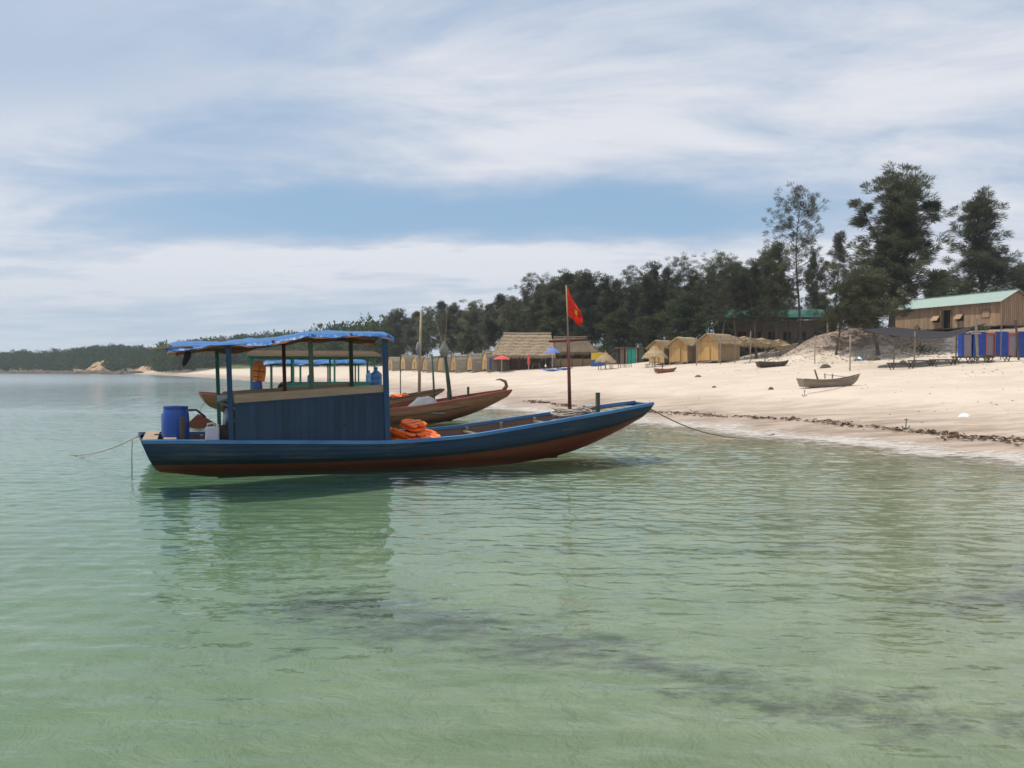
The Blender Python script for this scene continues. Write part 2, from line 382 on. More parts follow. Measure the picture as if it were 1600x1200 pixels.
def height(X, Y, d=None):
    X = np.asarray(X, float); Y = np.asarray(Y, float)
    if d is None: d = sdist(X, Y)
    sub = np.where(d < 0, -np.minimum(0.034*(-d), 0.40 + 0.011*(-d)), 0)
    sub = np.maximum(sub, -5.0)
    dd = np.maximum(d, 0)
    beach = np.minimum(0.078*dd, 2.75 + 0.012*dd) - 0.10*np.exp(-((dd-2.0)/2.0)**2)*(dd > 0)*0
    beach = beach + 0.05*np.sin(dd*0.55+X*0.03)*sst(3, 8, dd)*(1-sst(25, 40, dd))
    near = sst(-30, 12, X)                                   # the dune behind the houses
    dune = (2.3*near + 0.8)*sst(46, 66, dd)
    mound = (vnoise(X,Y,.9,61)-.5)*.55*np.exp(-(((X-34)/9)**2+((Y-78)/5)**2)**2)*sst(31,36,dd) + 2.5*np.exp(-(((X-31.5)/5.2)**2 + ((Y-78)/4.0)**2)**1.5) + 1.9*np.exp(-(((X-39)/5.0)**2 + ((Y-80)/4.0)**2)**1.5)
    n = (vnoise(X,Y,0.16,1)-0.5)*0.16 + (vnoise(X,Y,0.5,2)-0.5)*0.05
    rough = sst(30, 48, dd)
    n2 = (vnoise(X,Y,0.12,3)-0.5)*0.7*rough + (vnoise(X,Y,0.35,5)-0.5)*0.25*rough
    hill = sst(12, 75, dd)*(np.interp(X, [-620,-420,-360,-309,-282,-255,-237,-224,-205,-180,-150,-120,-90], [3,1.5,2,3.2,5.2,7.0,5.4,4.8,6.4,5,4,2.5,0]) + sst(-90,-170,X)*(1.6*vnoise(X,Y,0.04,8)-.8))
    hill = np.where(Y > 150, hill, 0)
    return sub + np.where(d > 0, beach + dune + mound + hill, 0) + n*sst(-2, 6, d) + n2 + np.where(d < -1, (vnoise(X,Y,0.35,9)-0.5)*0.10, 0)
def H(x, y):
    d = sdist_fast(x, y); return float(height(np.array([x]), np.array([y]), np.array([d]))[0])
def sdist_fast(x, y):
    t = np.clip(((x-SA[:,0])*SE[:,0] + (y-SA[:,1])*SE[:,1])/SL2, 0, 1)
    dx = x-(SA[:,0]+t*SE[:,0]); dy = y-(SA[:,1]+t*SE[:,1]); q = dx*dx+dy*dy; i = int(np.argmin(q))
    cr = -(SE[i,0]*(y-SA[i,1]) - SE[i,1]*(x-SA[i,0]))
    return math.sqrt(q[i])*(1 if cr >= 0 else -1)
SA = SH[:-1]; SE = SH[1:]-SH[:-1]; SL2 = (SE**2).sum(1)

def graded(segs):
    out = [segs[0][0]]
    for a, b, st in segs:
        n = max(1, int(round((b-a)/st))); out += [a+(b-a)*(i+1)/n for i in range(n)]
    return np.array(out)
gxs = graded([(-3000,-1000,400),(-1000,-400,50),(-400,-120,9),(-120,-30,3),(-30,-10,0.8),(-10,62,0.4),(62,100,2),(100,300,20),(300,2500,440)])
gys = graded([(-300,-60,40),(-60,0,6),(0,4,0.5),(4,120,0.4),(120,260,2),(260,380,5),(380,560,6),(560,1000,40),(1000,4000,600)])
GX, GY = np.meshgrid(gxs, gys)
GD = sdist(GX, GY); GZ = height(GX, GY, GD)
nx, ny = len(gxs), len(gys)
idx = np.arange(nx*ny).reshape(ny, nx)
faces = np.stack([idx[:-1,:-1], idx[:-1,1:], idx[1:,1:], idx[1:,:-1]], -1).reshape(-1, 4)
me = bpy.data.meshes.new('ground')
me.vertices.add(nx*ny); me.vertices.foreach_set('co', np.stack([GX, GY, GZ], -1).astype(np.float32).ravel())
me.loops.add(faces.size); me.loops.foreach_set('vertex_index', faces.ravel().astype(np.int32))
me.polygons.add(len(faces)); me.polygons.foreach_set('loop_start', np.arange(0, faces.size, 4, dtype=np.int32))
me.polygons.foreach_set('use_smooth', np.ones(len(faces), dtype=bool)); me.update(calc_edges=True); me.validate()
def vattr(name, arr):
    a = me.attributes.new(name, 'FLOAT', 'POINT'); a.data.foreach_set('value', arr.astype(np.float32).ravel())
vattr('shore', GD)
litter = np.exp(-(((GX-33)/9)**2+((GY-79)/6)**2)**2)*sst(31, 37, GD)
litter = np.maximum(litter, np.where(GX > 16, sst(45, 56, GD), sst(33, 40, GD))*(1-0.5*vnoise(GX,GY,0.08,11)))
litter = np.maximum(litter, sst(-165,-185,GX)*sst(.3,2.5,GD)*.9)
vattr('litter', litter)
grass = sst(43, 52, GD)*sst(0.42, 0.62, vnoise(GX,GY,0.07,12)) + sst(-60, -130, GX)*sst(22, 30, GD)
grass = np.maximum(grass, 0.8*np.exp(-((GX-34)/13)**2)*np.exp(-((GD-35.2)/1.1)**2)*sst(0.35,0.6,vnoise(GX,GY,0.25,14)))
vattr('grass', grass)
weed = np.zeros_like(GX)
for (x_, y_, rx, ry, a_) in [tuple(.89*q for q in w4[:4])+(w4[4],) for w4 in [(-2.2,10.9,1.2,.6,1.0),(-1.0,10.1,1.2,.6,1.0),(.5,9.2,.95,.5,1.0),(1.4,8.5,.55,.35,.9),(2.2,7.9,.8,.45,.9),(3.0,7.4,1.0,.42,.9),(4.3,7.1,1.3,.4,.8),(4.7,13.4,.7,.35,.8),(6.1,10.2,1.3,.5,.95),(-4.9,11.4,.5,.3,.7),(-2.8,8.9,.35,.25,.6),(7.5,11.6,1.5,.5,.7),(1.2,13.5,1.5,.35,.5),(2.6,20,2,.6,.5),(-1.5,6.1,1.2,.4,.4)]]:
    weed = np.maximum(weed, a_*np.exp(-(((GX-x_)/(rx*1.45))**2+((GY-y_)/(ry*1.5))**2)))
vattr('weed', weed)

gm = bpy.data.materials.new('sand_ground'); gm.use_nodes = True; t = gm.node_tree; t.nodes.clear(); k = NT(t)
out = k.n('ShaderNodeOutputMaterial'); b = k.n('ShaderNodeBsdfPrincipled')
pos = k.n('ShaderNodeNewGeometry').outputs['Position']
A = lambda nm: k.n('ShaderNodeAttribute', attribute_name=nm).outputs['Fac']
shore = A('shore')
n1 = k.noise(pos, 0.35, 6, 0.6); n2 = k.noise(k.map(pos, rot=(0,0,R(-20)), sc=(0.35,1,1)), 1.3, 6, 0.65); n3 = k.noise(pos, 7, 5, 0.7)
dry = k.mix(k.ramp(n1, 0.3, 0.7), (0.53,0.44,0.345), (0.62,0.525,0.425))
dry = k.mix(k.ramp(n2, 0.55, 0.75, 0, 0.5), dry, (0.57,0.465,0.365))
dry = k.mix(k.ramp(n3, 0.68, 0.76, 0, 0.55), dry, (0.40,0.31,0.23))
wetc = k.mix(k.ramp(n2, 0.38, 0.62), (0.30,0.215,0.152), (0.47,0.36,0.272))
sw = k.m('ADD', shore, k.m('MULTIPLY', k.m('SUBTRACT', n2, 0.5), 7.0))
sw = k.m('ADD', sw, k.m('MULTIPLY', k.m('SUBTRACT', n1, 0.5), 4.0))
wet = k.m('ADD', k.m('MULTIPLY', k.ramp(sw, 11.5, 7.0), 0.55), k.m('MULTIPLY', k.ramp(sw, 6.5, 3.0), 0.45))
col = k.mix(wet, dry, wetc)
sub = k.ramp(shore, 0.6, -1.6)
seab = k.mix(k.ramp(n2, 0.35, 0.65), (0.26,0.245,0.155), (0.41,0.38,0.255))
deepb = k.mix(k.ramp(n1, 0.35, 0.65), (0.165,0.21,0.115), (0.22,0.26,0.15))
seab = k.mix(k.ramp(shore, -4, -24), seab, deepb)
nw = k.noise(k.map(pos, rot=(0,0,R(15)), sc=(0.7,1.2,1)), 3.4, 7, 0.74)
wd = k.ramp(k.m('ADD', k.m('MULTIPLY', A('weed'), 0.80), k.m('MULTIPLY', k.m('SUBTRACT', nw, 0.5), 1.9)), 0.30, 0.85)
seab = k.mix(k.m('MULTIPLY', wd, 0.88), seab, (0.070,0.062,0.048))
col = k.mix(sub, col, seab)
lm = k.ramp(k.m('ADD', A('litter'), k.m('MULTIPLY', k.m('SUBTRACT', n2, 0.5), 1.2)), 0.35, 0.75)
col = k.mix(lm, col, k.mix(n3, (0.17,0.125,0.095), (0.40,0.31,0.24)))
gmk = k.ramp(k.m('ADD', A('grass'), k.m('MULTIPLY', k.m('SUBTRACT', n3, 0.5), 1.0)), 0.4, 0.75)
col = k.mix(gmk, col, k.mix(n3, (0.055,0.085,0.025), (0.11,0.145,0.045)))
k.l(col, b.inputs['Base Color'])
k.l(k.ramp(wet, 0, 1, 0.95, 0.42, False), b.inputs['Roughness']); b.inputs['Specular IOR Level'].default_value = 0.25
bp = k.n('ShaderNodeBump'); bp.inputs['Strength'].default_value = 0.55; bp.inputs['Distance'].default_value = 0.12
n4 = k.noise(pos, 2.3, 4, 0.6, 0.6); k.l(k.m('ADD', k.m('MULTIPLY', k.ramp(n4, .3, .62), 0.5), k.m('ADD', k.m('MULTIPLY', n2, 0.6), k.m('MULTIPLY', n3, 0.5))), bp.inputs['Height']); k.l(bp.outputs[0], b.inputs['Normal'])
k.l(b.outputs[0], out.inputs['Surface'])
me.materials.append(gm)
ground = inst('ground', me); tag(ground, 'pale sand beach rising from the sea bed to a grassy dune', 'beach', kind='structure')

# ================================================================== water
wm = bpy.data.materials.new('sea_water'); wm.use_nodes = True; t = wm.node_tree; t.nodes.clear(); k = NT(t)
out = k.n('ShaderNodeOutputMaterial'); pos = k.n('ShaderNodeNewGeometry').outputs['Position']
warp = k.vm('ADD', pos, k.vm('MULTIPLY', k.n('ShaderNodeTexNoise').outputs['Color'], (0,0,0)))
calm = k.ramp(k.noise(k.map(pos, sc=(0.5,1,1)), 0.10, 3, 0.5), 0.32, 0.62, 0.45, 1.0)
wa = k.noise(k.map(pos, rot=(0,0,R(-12)), sc=(0.42,1.25,1)), 1.15, 3, 0.5, 0.5)
wb = k.noise(k.map(pos, (3,7,0), rot=(0,0,R(16)), sc=(0.45,1.2,1)), 2.7, 3, 0.5, 0.5)
wc = k.noise(k.map(pos, (9,2,0), rot=(0,0,R(-4)), sc=(0.6,1.1,1)), 8.0, 2, 0.5, 0.3)
hgt = k.m('ADD', k.m('MULTIPLY', wb, 0.018), k.m('MULTIPLY', wc, 0.0085))
hgt = k.m('MULTIPLY', hgt, calm)
bp = k.n('ShaderNodeBump'); bp.inputs['Strength'].default_value = 0.9; bp.inputs['Distance'].default_value = 1.0
k.l(hgt, bp.inputs['Height'])
fr = k.n('ShaderNodeFresnel'); fr.inputs['IOR'].default_value = 1.333; k.l(bp.outputs[0], fr.inputs['Normal'])
spz = k.n('ShaderNodeSeparateXYZ'); k.l(pos, spz.inputs[0]); gl = k.n('ShaderNodeBsdfGlossy'); k.l(k.ramp(spz.outputs[1], 30, 170, 0.025, 0.13), gl.inputs['Roughness']); gl.inputs['Color'].default_value = (1,1,1,1); k.l(bp.outputs[0], gl.inputs['Normal'])
tr = k.n('ShaderNodeBsdfTransparent')
mx = k.n('ShaderNodeMixShader'); k.l(fr.outputs[0], mx.inputs[0]); k.l(tr.outputs[0], mx.inputs[1]); k.l(gl.outputs[0], mx.inputs[2])
k.l(mx.outputs[0], out.inputs['Surface'])
va = k.n('ShaderNodeVolumeAbsorption'); va.inputs['Color'].default_value = (0.20,0.70,0.50,1); va.inputs['Density'].default_value = 0.19
vsn = k.n('ShaderNodeVolumeScatter'); vsn.inputs['Color'].default_value = (0.55,0.95,0.66,1); vsn.inputs['Density'].default_value = 0.026; vsn.inputs['Anisotropy'].default_value = 0.2
ad = k.n('ShaderNodeAddShader'); k.l(va.outputs[0], ad.inputs[0]); k.l(vsn.outputs[0], ad.inputs[1])
k.l(ad.outputs[0], out.inputs['Volume'])
wxs = graded([(-2950,-900,410),(-900,-300,60),(-300,-120,12),(-120,-60,1.5),(-60,-30,.4),(-30,-13,.12),(-13,10,.055),(10,19,.12),(19,60,4),(60,2450,400)])
wys = graded([(-290,-40,50),(-40,0,4),(0,3.5,.3),(3.5,24,.05),(24,46,.11),(46,80,.25),(80,140,.8),(140,300,4),(300,560,20),(560,3500,490)])
WX, WY = np.meshgrid(wxs, wys); WZ = np.zeros_like(WX); rg = np.random.default_rng(7)
spx = np.gradient(wxs); spy = np.gradient(wys); SP = np.maximum(spx[None,:], spy[:,None])
wrpx = .9*(vnoise(WX,WY,.17,21)-.5)+.22*(vnoise(WX,WY,.9,22)-.5); wrpy = .9*(vnoise(WX,WY,.15,23)-.5)+.22*(vnoise(WX,WY,.85,24)-.5)
ENV = [.25+1.5*vnoise(WX, WY, .45+.12*q, 50+q) for q in range(7)]
for i_ in range(40):
    f_ = i_/39; lam = .22*(7.0**(f_**1.7)); th = rg.normal(math.radians(86), .62); kk = 2*math.pi/lam
    amp = .00205*lam*(1.05 if lam < .55 else .50)
    WZ += np.where(SP < lam/3.6, amp*ENV[i_ % 7]*np.sin(kk*((WX+wrpx)*math.cos(th)+(WY+wrpy)*math.sin(th))+rg.uniform(0,6.28)), 0)
calmz = .55+.65*sst(.30,.62,vnoise(WX,WY,.07,41)); shal = .45+.55*sst(.0,-5.0,sdist(WX,WY))
WZ *= calmz*shal
nx, ny = len(wxs), len(wys); idx = np.arange(nx*ny).reshape(ny, nx)
F = np.stack([idx[:-1,:-1], idx[:-1,1:], idx[1:,1:], idx[1:,:-1]], -1).reshape(-1, 4)
nv = nx*ny
V = np.stack([WX, WY, WZ], -1).reshape(-1,3)
ring = np.concatenate([idx[0,:], idx[1:,-1], idx[-1,:-1][::-1], idx[1:-1,0][::-1]])
Vb = V[ring].copy(); Vb[:,2] = -8.0
V = np.concatenate([V, Vb]); nr_ = len(ring); lo = nv+np.arange(nr_)
Fs = np.stack([np.roll(ring,-1), ring, lo, np.roll(lo,-1)], -1)
loops = np.concatenate([F.ravel(), Fs.ravel(), lo[::-1]]).astype(np.int32); starts = np.concatenate([np.arange(0, 4*(len(F)+nr_), 4), [4*(len(F)+nr_)]]).astype(np.int32)
me = bpy.data.meshes.new('water'); me.vertices.add(len(V)); me.vertices.foreach_set('co', V.astype(np.float32).ravel())
me.loops.add(len(loops)); me.loops.foreach_set('vertex_index', loops); me.polygons.add(len(starts)); me.polygons.foreach_set('loop_start', starts)
me.polygons.foreach_set('use_smooth', np.concatenate([np.ones(len(F),bool), np.zeros(nr_+1,bool)])); me.update(calc_edges=True); me.validate()
me.materials.append(wm)
water = inst('water', me); tag(water, 'clear shallow green sea water', 'sea', kind='structure')

# ---- foam and wash along the waterline
def shore_pt(s0, off):
    return None
cum = [0]
for a_, b_ in zip(SH[:-1], SH[1:]): cum.append(cum[-1]+math.hypot(b_[0]-a_[0], b_[1]-a_[1]))
def along(u, off=0.0):
    """point at arc length u along the waterline, off metres inland"""
    for i in range(len(cum)-1):
        if cum[i+1] >= u: break
    f = (u-cum[i])/(cum[i+1]-cum[i]); a_, b_ = SH[i], SH[i+1]
    ex, ey = (b_[0]-a_[0]), (b_[1]-a_[1]); L = math.hypot(ex, ey); ex /= L; ey /= L
    return a_[0]+(b_[0]-a_[0])*f + ey*off, a_[1]+(b_[1]-a_[1])*f - ex*off
fm = bpy.data.materials.new('foam'); fm.use_nodes = True; t = fm.node_tree; t.nodes.clear(); k = NT(t)
out = k.n('ShaderNodeOutputMaterial'); b = k.n('ShaderNodeBsdfPrincipled'); b.inputs['Base Color'].default_value = (0.66,0.60,0.53,1); b.inputs['Roughness'].default_value = 0.5
pos = k.n('ShaderNodeNewGeometry').outputs['Position']; sh = k.n('ShaderNodeAttribute', attribute_name='edge').outputs['Fac']
fn = k.noise(k.map(pos, rot=(0,0,R(-20)), sc=(0.7,1.6,1)), 3.2, 7, 0.75); fl = k.noise(pos, 0.5, 3, 0.5)
fa = k.m('MULTIPLY', k.ramp(k.m('ADD', fn, k.m('ADD', k.m('MULTIPLY', sh, 0.17), k.m('MULTIPLY', fl, 0.24))), 0.64, 0.82), 0.80)
tr = k.n('ShaderNodeBsdfTransparent'); mx = k.n('ShaderNodeMixShader'); k.l(fa, mx.inputs[0]); k.l(tr.outputs[0], mx.inputs[1]); k.l(b.outputs[0], mx.inputs[2]); k.l(mx.outputs[0], out.inputs['Surface'])
rows = []; ed = []
u = 60.0
offs = [-2.4,-1.8,-1.2,-.7,-.3,.1,.5,1.0,1.5]
eds  = [0,.2,.5,.8,1,1,.75,.4,0]
while u < 170:
    wv = 0.35*math.sin(u*0.9)+0.25*math.sin(u*2.3+1)
    r = []
    for o_, e_ in zip(offs, eds):
        x_, y_ = along(u, o_+wv)
        r.append((x_, y_, max(H(x_, y_), 0.0)+0.012)); ed.append(e_)
    rows.append(r); u += 0.5
mb = MB(); mb.grid(rows); fo = mb.build('foam', fm, smooth=True)
a_ = fo.data.attributes.new('edge', 'FLOAT', 'POINT'); a_.data.foreach_set('value', ed)
tag(fo, 'thin white foam of the wash along the water line', 'foam', kind='stuff')

# ---- the line of washed-up seaweed
random.seed(4)
mb = MB()
u = 66.0
while u < 120:
    dens = 1.0 if u < 92 else 0.55
    if math.sin(u*0.63)+math.sin(u*1.7+2)+math.sin(u*0.27) > -1.95 + (1-dens)*.8:
        wide = 0.30 + 0.16*math.sin(u*0.8) + .22*max(0, math.sin(u*.37))
        for _ in range(int(random.uniform(4,22)*dens)):
            o_ = 2.75 + 0.35*math.sin(u*0.21) + random.gauss(0, wide*0.5)+.12*math.sin(u*2.7)+.1*math.sin(u*6.1); uu = u+random.uniform(0, .25)
            x_, y_ = along(uu, o_); z_ = H(x_, y_)
            r_ = random.uniform(.025, .085); q = 5
            c = Vector((x_, y_, z_+random.uniform(0, .05)))
            vs_ = [c + Vector((math.cos(a)*r_*random.uniform(.6,1.6), math.sin(a)*r_*random.uniform(.6,1.2), random.uniform(-.01,.05))) for a in [2*math.pi*i/q for i in range(q)]] + [c+Vector((0,0,r_*random.uniform(.3,.8)))]
            mb.add(vs_, [(i, (i+1) % q, q) for i in range(q)])
    u += 0.22
tag(mb.build('seaweed', M['weed']), 'brown line of washed-up seaweed on the wet sand', 'seaweed', kind='stuff')

# ---- the headland: rocks at its foot, bare cliff, wooded slope
random.seed(11); mb = MB()
UH = [cum[i_] for i_ in range(len(SH)) if SH[i_][0] < -158 and SH[i_][1] > 200]
for _ in range(620):
    u_ = random.uniform(UH[0], UH[0]+330); x_, y_ = along(u_, random.uniform(-5, 7)); r_ = random.uniform(0.5, 1.9)
    q = 7; rings = []
    for (rr, zz) in ((1.0, -.5), (0.9, .2), (.45, .62)):
        rings.append([Vector((x_+math.cos(a)*r_*2.0*rr*random.uniform(.75,1.2), y_+math.sin(a)*r_*1.4*rr*random.uniform(.75,1.2), max(0, H(x_, y_))+zz*r_*random.uniform(.6,1.2))) for a in [2*math.pi*i/q for i in range(q)]])
    vs_ = [p for r in rings for p in r]; fs_ = [(j*q+i, j*q+(i+1) % q, (j+1)*q+(i+1) % q, (j+1)*q+i) for j in range(2) for i in range(q)] + [tuple(2*q+i for i in range(q))]
    mb.add(vs_, fs_)
tag(mb.build('shore_rocks', M['rock']), 'low dark reef of broken rocks at the foot of the headland', 'rocks', kind='stuff')
def cliff(pxa, pxb, Yc, top, seed, label):
    mb = MB(); rows = []; n = 26
    for i in range(n+1):
        f = i/n; px = pxa+(pxb-pxa)*f; r = []
        prof = math.sin(math.pi*min(1, max(0, f)))**0.6*(0.75+0.3*mnoise.noise(Vector((f*4+seed, seed, 0))))
        for j in range(11):
            g = j/10
            p = Vector((gx(px, Yc), Yc + g*9 + 2.2*mnoise.noise(Vector((f*6+seed, g*3, 3))), 0.2 + top*prof*g**0.8 + 0.9*mnoise.noise(Vector((f*9, g*5+seed, 1)))*g*prof))
            r.append(p)
        r += [r[-1]+Vector((0, 9, -1.0))]
        rows.append(r)
    mb.grid(rows); o = mb.build('cliff', M['cliff'])
    tag(o, label, 'cliff', kind='structure')
cliff(122, 168, 441, 8.5, 2.0, 'bare ochre cliff below the wooded headland')
cliff(196, 242, 408, 4.4, 7.0, 'low sandy outcrop between the headland rocks and the far beach')
# ================================================================== trees
class Leaves:
    """collects tufts, then makes all their needle sprays at once"""
    def __init__(s, seed): s.c = []; s.rng = np.random.default_rng(seed)
    def mesh(s, name, mat_):
        rng = s.rng
        cnt = np.array([q[2] for q in s.c]); rep = np.repeat(np.arange(len(s.c)), cnt); n = len(rep)
        C = np.array([q[0] for q in s.c])[rep]; rr = np.array([q[1] for q in s.c])[rep]; ln = np.array([q[3] for q in s.c])[rep]
        wd = np.array([q[4] for q in s.c])[rep]; ax = np.array([q[5] for q in s.c])[rep]
        v = rng.normal(size=(n,3)); v /= np.linalg.norm(v, axis=1, keepdims=True)
        p = C + v*np.array([1,1,.75])*(rr*rng.random(n)**.5*.8)[:,None]
        d = v*.6 + ax*1.0 + rng.uniform(-.45,.45,(n,3)); d /= np.linalg.norm(d, axis=1, keepdims=True)
        sd_ = np.cross(d, rng.uniform(-1,1,(n,3))); sd_ /= np.linalg.norm(sd_, axis=1, keepdims=True)+1e-6
        ln = ln*rng.uniform(.6,1.35,n); wd = wd*rng.uniform(.6,1.3,n); Z = np.zeros((n,3)); Z[:,2] = ln
        mid = p + d*(ln*.5)[:,None] - .04*Z; tip = p + d*ln[:,None] - .16*Z
        V = np.stack([p, mid+sd_*wd[:,None], tip, mid-sd_*wd[:,None]], 1).reshape(-1,3)
        s.top = float(V[:,2].max()); me = bpy.data.meshes.new(name); me.vertices.add(4*n); me.vertices.foreach_set('co', V.astype(np.float32).ravel())
        me.loops.add(4*n); me.loops.foreach_set('vertex_index', np.arange(4*n, dtype=np.int32))
        me.polygons.add(n); me.polygons.foreach_set('loop_start', np.arange(0, 4*n, 4, dtype=np.int32)); me.update(calc_edges=True)
        me.materials.append(mat_)
        return me
def clump(cb, c, r, n, ln, wd, rnd, axis): cb.c.append((tuple(c), r, n, ln, wd, tuple(axis)))
def make_tree(seed, h, base, prof, nl, wid, leaf, sprays=34, ln=0.55, wd=0.05, lean=(0,0), tr=0.2, up=0.45, droop=0.0, forks=0, cr=0.62, thin=1.0):
    """casuarina: tapered wavering trunk, ascending limbs, feathery tufts along them. prof(f) = relative reach of limbs at crown fraction f"""
    rnd = random.Random(seed); tb = MB(); cb = Leaves(seed)
    N = 14; path = []
    wx, wy = rnd.uniform(0, 9), rnd.uniform(0, 9)
    for i in range(N+1):
        f = i/N
        path.append(Vector((lean[0]*f**1.3 + 0.025*h*math.sin(f*5+wx)*f, lean[1]*f**1.3 + 0.025*h*math.sin(f*4.3+wy)*f, h*0.97*f)))
    rad = [tr*(1-0.93*(i/N)**0.85) for i in range(N+1)]; rad[0] *= 1.35
    tb.tube(path, rad, 7)
    def pt(f):
        x = f*N; i = min(int(x), N-1); return path[i].lerp(path[i+1], x-i)
    stems = [(0.0, 1.0, None)]
    for q in range(forks):
        f0 = rnd.uniform(.3, .55); a = rnd.uniform(0, 6.28)
        p0 = pt(f0); L = h*rnd.uniform(.3, .46); pts = [p0]
        for s in range(1, 7):
            g = s/6; pts.append(p0 + Vector((math.cos(a)*L*.42*g**.8, math.sin(a)*L*.42*g**.8, L*g)))
        tb.tube(pts, [tr*.5*(1-.9*g/6) for g in range(7)], 5)
        for s in range(16):
            g = rnd.uniform(.3, 1); i = min(int(g*6), 5); p = pts[i].lerp(pts[i+1], g*6-i)
            b = rnd.uniform(0, 6.28); l = wid*.42*(1.15-g)*rnd.uniform(.5, 1.2)
            d = Vector((math.cos(b), math.sin(b), rnd.uniform(.1,.7))).normalized()
            tb.tube([p, p+d*l*.5, p+d*l], [tr*.12, tr*.08, tr*.03], 4, False)
            for t_ in (.45, .75, 1.0): clump(cb, p+d*l*t_, cr*rnd.uniform(.6,1.0), int(sprays*.8*thin), ln, wd, rnd, d)
    ga = 2.4
    for i in range(nl):
        f = i/(nl-1); f = base + (1-base)*(0.02+0.97*f**0.92)
        cf = (f-base)/(1-base)
        reach = wid*prof(cf)*rnd.uniform(.35, 1.2)
        if rnd.random() < 0.12: reach *= 1.3
        a = i*ga + rnd.uniform(-.5, .5); p = pt(min(f, .985))
        el = up*rnd.uniform(.4, 1.5) + 0.7*cf**2
        d = Vector((math.cos(a)*math.cos(el), math.sin(a)*math.cos(el), math.sin(el)))
        pts = [p]; ns = 5
        for s in range(1, ns+1):
            g = s/ns
            pts.append(p + d*reach*g + Vector((0.05*reach*math.sin(g*4+i), 0.05*reach*math.cos(g*5+i), (0.10-droop)*reach*g*g)))
        tb.tube(pts, [max(.012, tr*.26*(1-cf*.6)*(1-.85*s/ns)) for s in range(ns+1)], 4, False)
        m = max(2, int(reach/0.62))
        for s in range(m):
            g = (0.28+0.72*(s+rnd.random()*.8)/m) if reach > 1 else rnd.uniform(.2, 1); g = min(g, 1.03)
            q = min(int(g*ns), ns-1); c = pts[q].lerp(pts[q+1], g*ns-q)
            side = Vector((rnd.gauss(0,1), rnd.gauss(0,1), rnd.gauss(.25,.6)))*0.30*min(reach, 2.2)*(0.4+0.6*g)
            if rnd.random() > thin: continue
            clump(cb, c+side, cr*rnd.uniform(.55, 1.15), sprays, ln, wd, rnd, d)
    for _ in range(5): clump(cb, pt(rnd.uniform(.94, 1.0))+Vector((rnd.gauss(0,.15), rnd.gauss(0,.15), 0)), cr*.6, sprays//2, ln, wd, rnd, Vector((0,0,1)))
    cm_ = cb.mesh('crown', leaf); return tb.mesh('trunk', M['bark']), cm_, cb.top*.985
dome = lambda c: (0.35+0.65*min(1, c*3.0))*(1-0.80*c**1.7)
cone = lambda c: (0.5+0.5*min(1, c*4))*(1-0.88*c)
oval = lambda c: 0.25+0.85*math.sin(math.pi*min(1, 0.12+c*0.83))
slim = lambda c: 0.4+0.6*math.sin(math.pi*min(1, 0.1+c*0.80))
TP = {}
TP['big']   = make_tree(5, 18.0, .12, lambda c: (0.85+.3*math.sin(c*9))*(0.5+0.5*min(1,c*3))*(1-0.62*c**1.5), 130, 6.0, M['needle'], 84, .58, .030, (0.8,0), .36, .5, forks=3, cr=.74)
TP['slim']  = make_tree(21, 20.0, .42, slim, 58, 4.4, M['needle'], 46, .56, .026, (-0.6,0), .22, .35, cr=.58, thin=.82)
TP['right'] = make_tree(9, 18.0, .22, lambda c: (0.75+.3*math.sin(c*8+1))*(0.55+0.45*min(1,c*3))*(1-0.7*c**1.6), 110, 6.0, M['needle'], 80, .58, .030, (0.5,0), .32, .45, forks=2, cr=.75)
TP['lean']  = make_tree(33, 10.0, .36, lambda c: (0.8+.4*math.sin(c*10))*(1-.55*c**1.8), 62, 4.2, M['needle2'], 62, .52, .030, (1.7,0), .19, .4, cr=.62, thin=.88)
TP['tier']  = make_tree(41, 13.0, .42, lambda c: (0.8+.5*math.sin(c*14))*(1-0.7*c), 42, 2.9, M['needle'], 62, .5, .030, (0.2,0), .16, .25, cr=.55)
TP['a'] = make_tree(51, 14.5, .22, dome, 74, 4.2, M['needle'], 54, .50, .044, (0.5,0), .22, .5, forks=2, cr=.78)
TP['b'] = make_tree(62, 14.5, .28, cone, 66, 3.9, M['needle'], 52, .50, .044, (-0.5,0), .20, .55, forks=1, cr=.74)
TP['c'] = make_tree(73, 14.5, .20, oval, 78, 3.7, M['needle2'], 54, .50, .044, (0.3,0), .22, .55, forks=3, cr=.78)
TP['d'] = make_tree(84, 14.5, .34, lambda c: (0.7+.4*math.sin(c*11+2))*(1-.55*c**2), 56, 3.8, M['needle'], 52, .50, .044, (0.9,0), .20, .5, forks=2, cr=.72)
TP['e'] = make_tree(95, 14.5, .18, lambda c: 0.6+0.5*math.sin(math.pi*min(1,.2+.75*c)), 84, 3.9, M['needle2'], 54, .50, .044, (-0.3,0), .22, .6, forks=2, cr=.8)
TP['bush'] = make_tree(107, 8.0, .04, lambda c: (1-.75*c**2.2), 70, 3.6, M['bushleaf'], 40, .52, .062, (0,0), .14, .6, cr=.78)
def tree(kind, name, x, y, z, h, label, group=None, wx=1.0, rz=None, cat='tree'):
    tm, cm, h0 = TP[kind]
    o = empty(name, (x, y, z-0.15), random.uniform(0, 6.28) if rz is None else rz); s = h/h0
    o.scale = (s*wx, s*wx, s)
    inst('trunk', tm, o); inst('crown', cm, o)
    return tag(o, label, cat, group)
def tree_top(kind, name, px, ytop, Y, label, group=None, wx=1.0, rz=None, dpx=0):
    x = gx(px+dpx, Y); z = H(x, Y); zt = CAM_H + (HOR-ytop)/FPX*Y
    return tree(kind, name, x, Y, z, max(3.0, (zt-z)*1.0), label, group, wx, rz)
random.seed(3)
tree_top('big',  'casuarina_tree', 1393, 252, 77, 'tallest dense casuarina tree, left of the planked house', rz=0.2, wx=1.3)
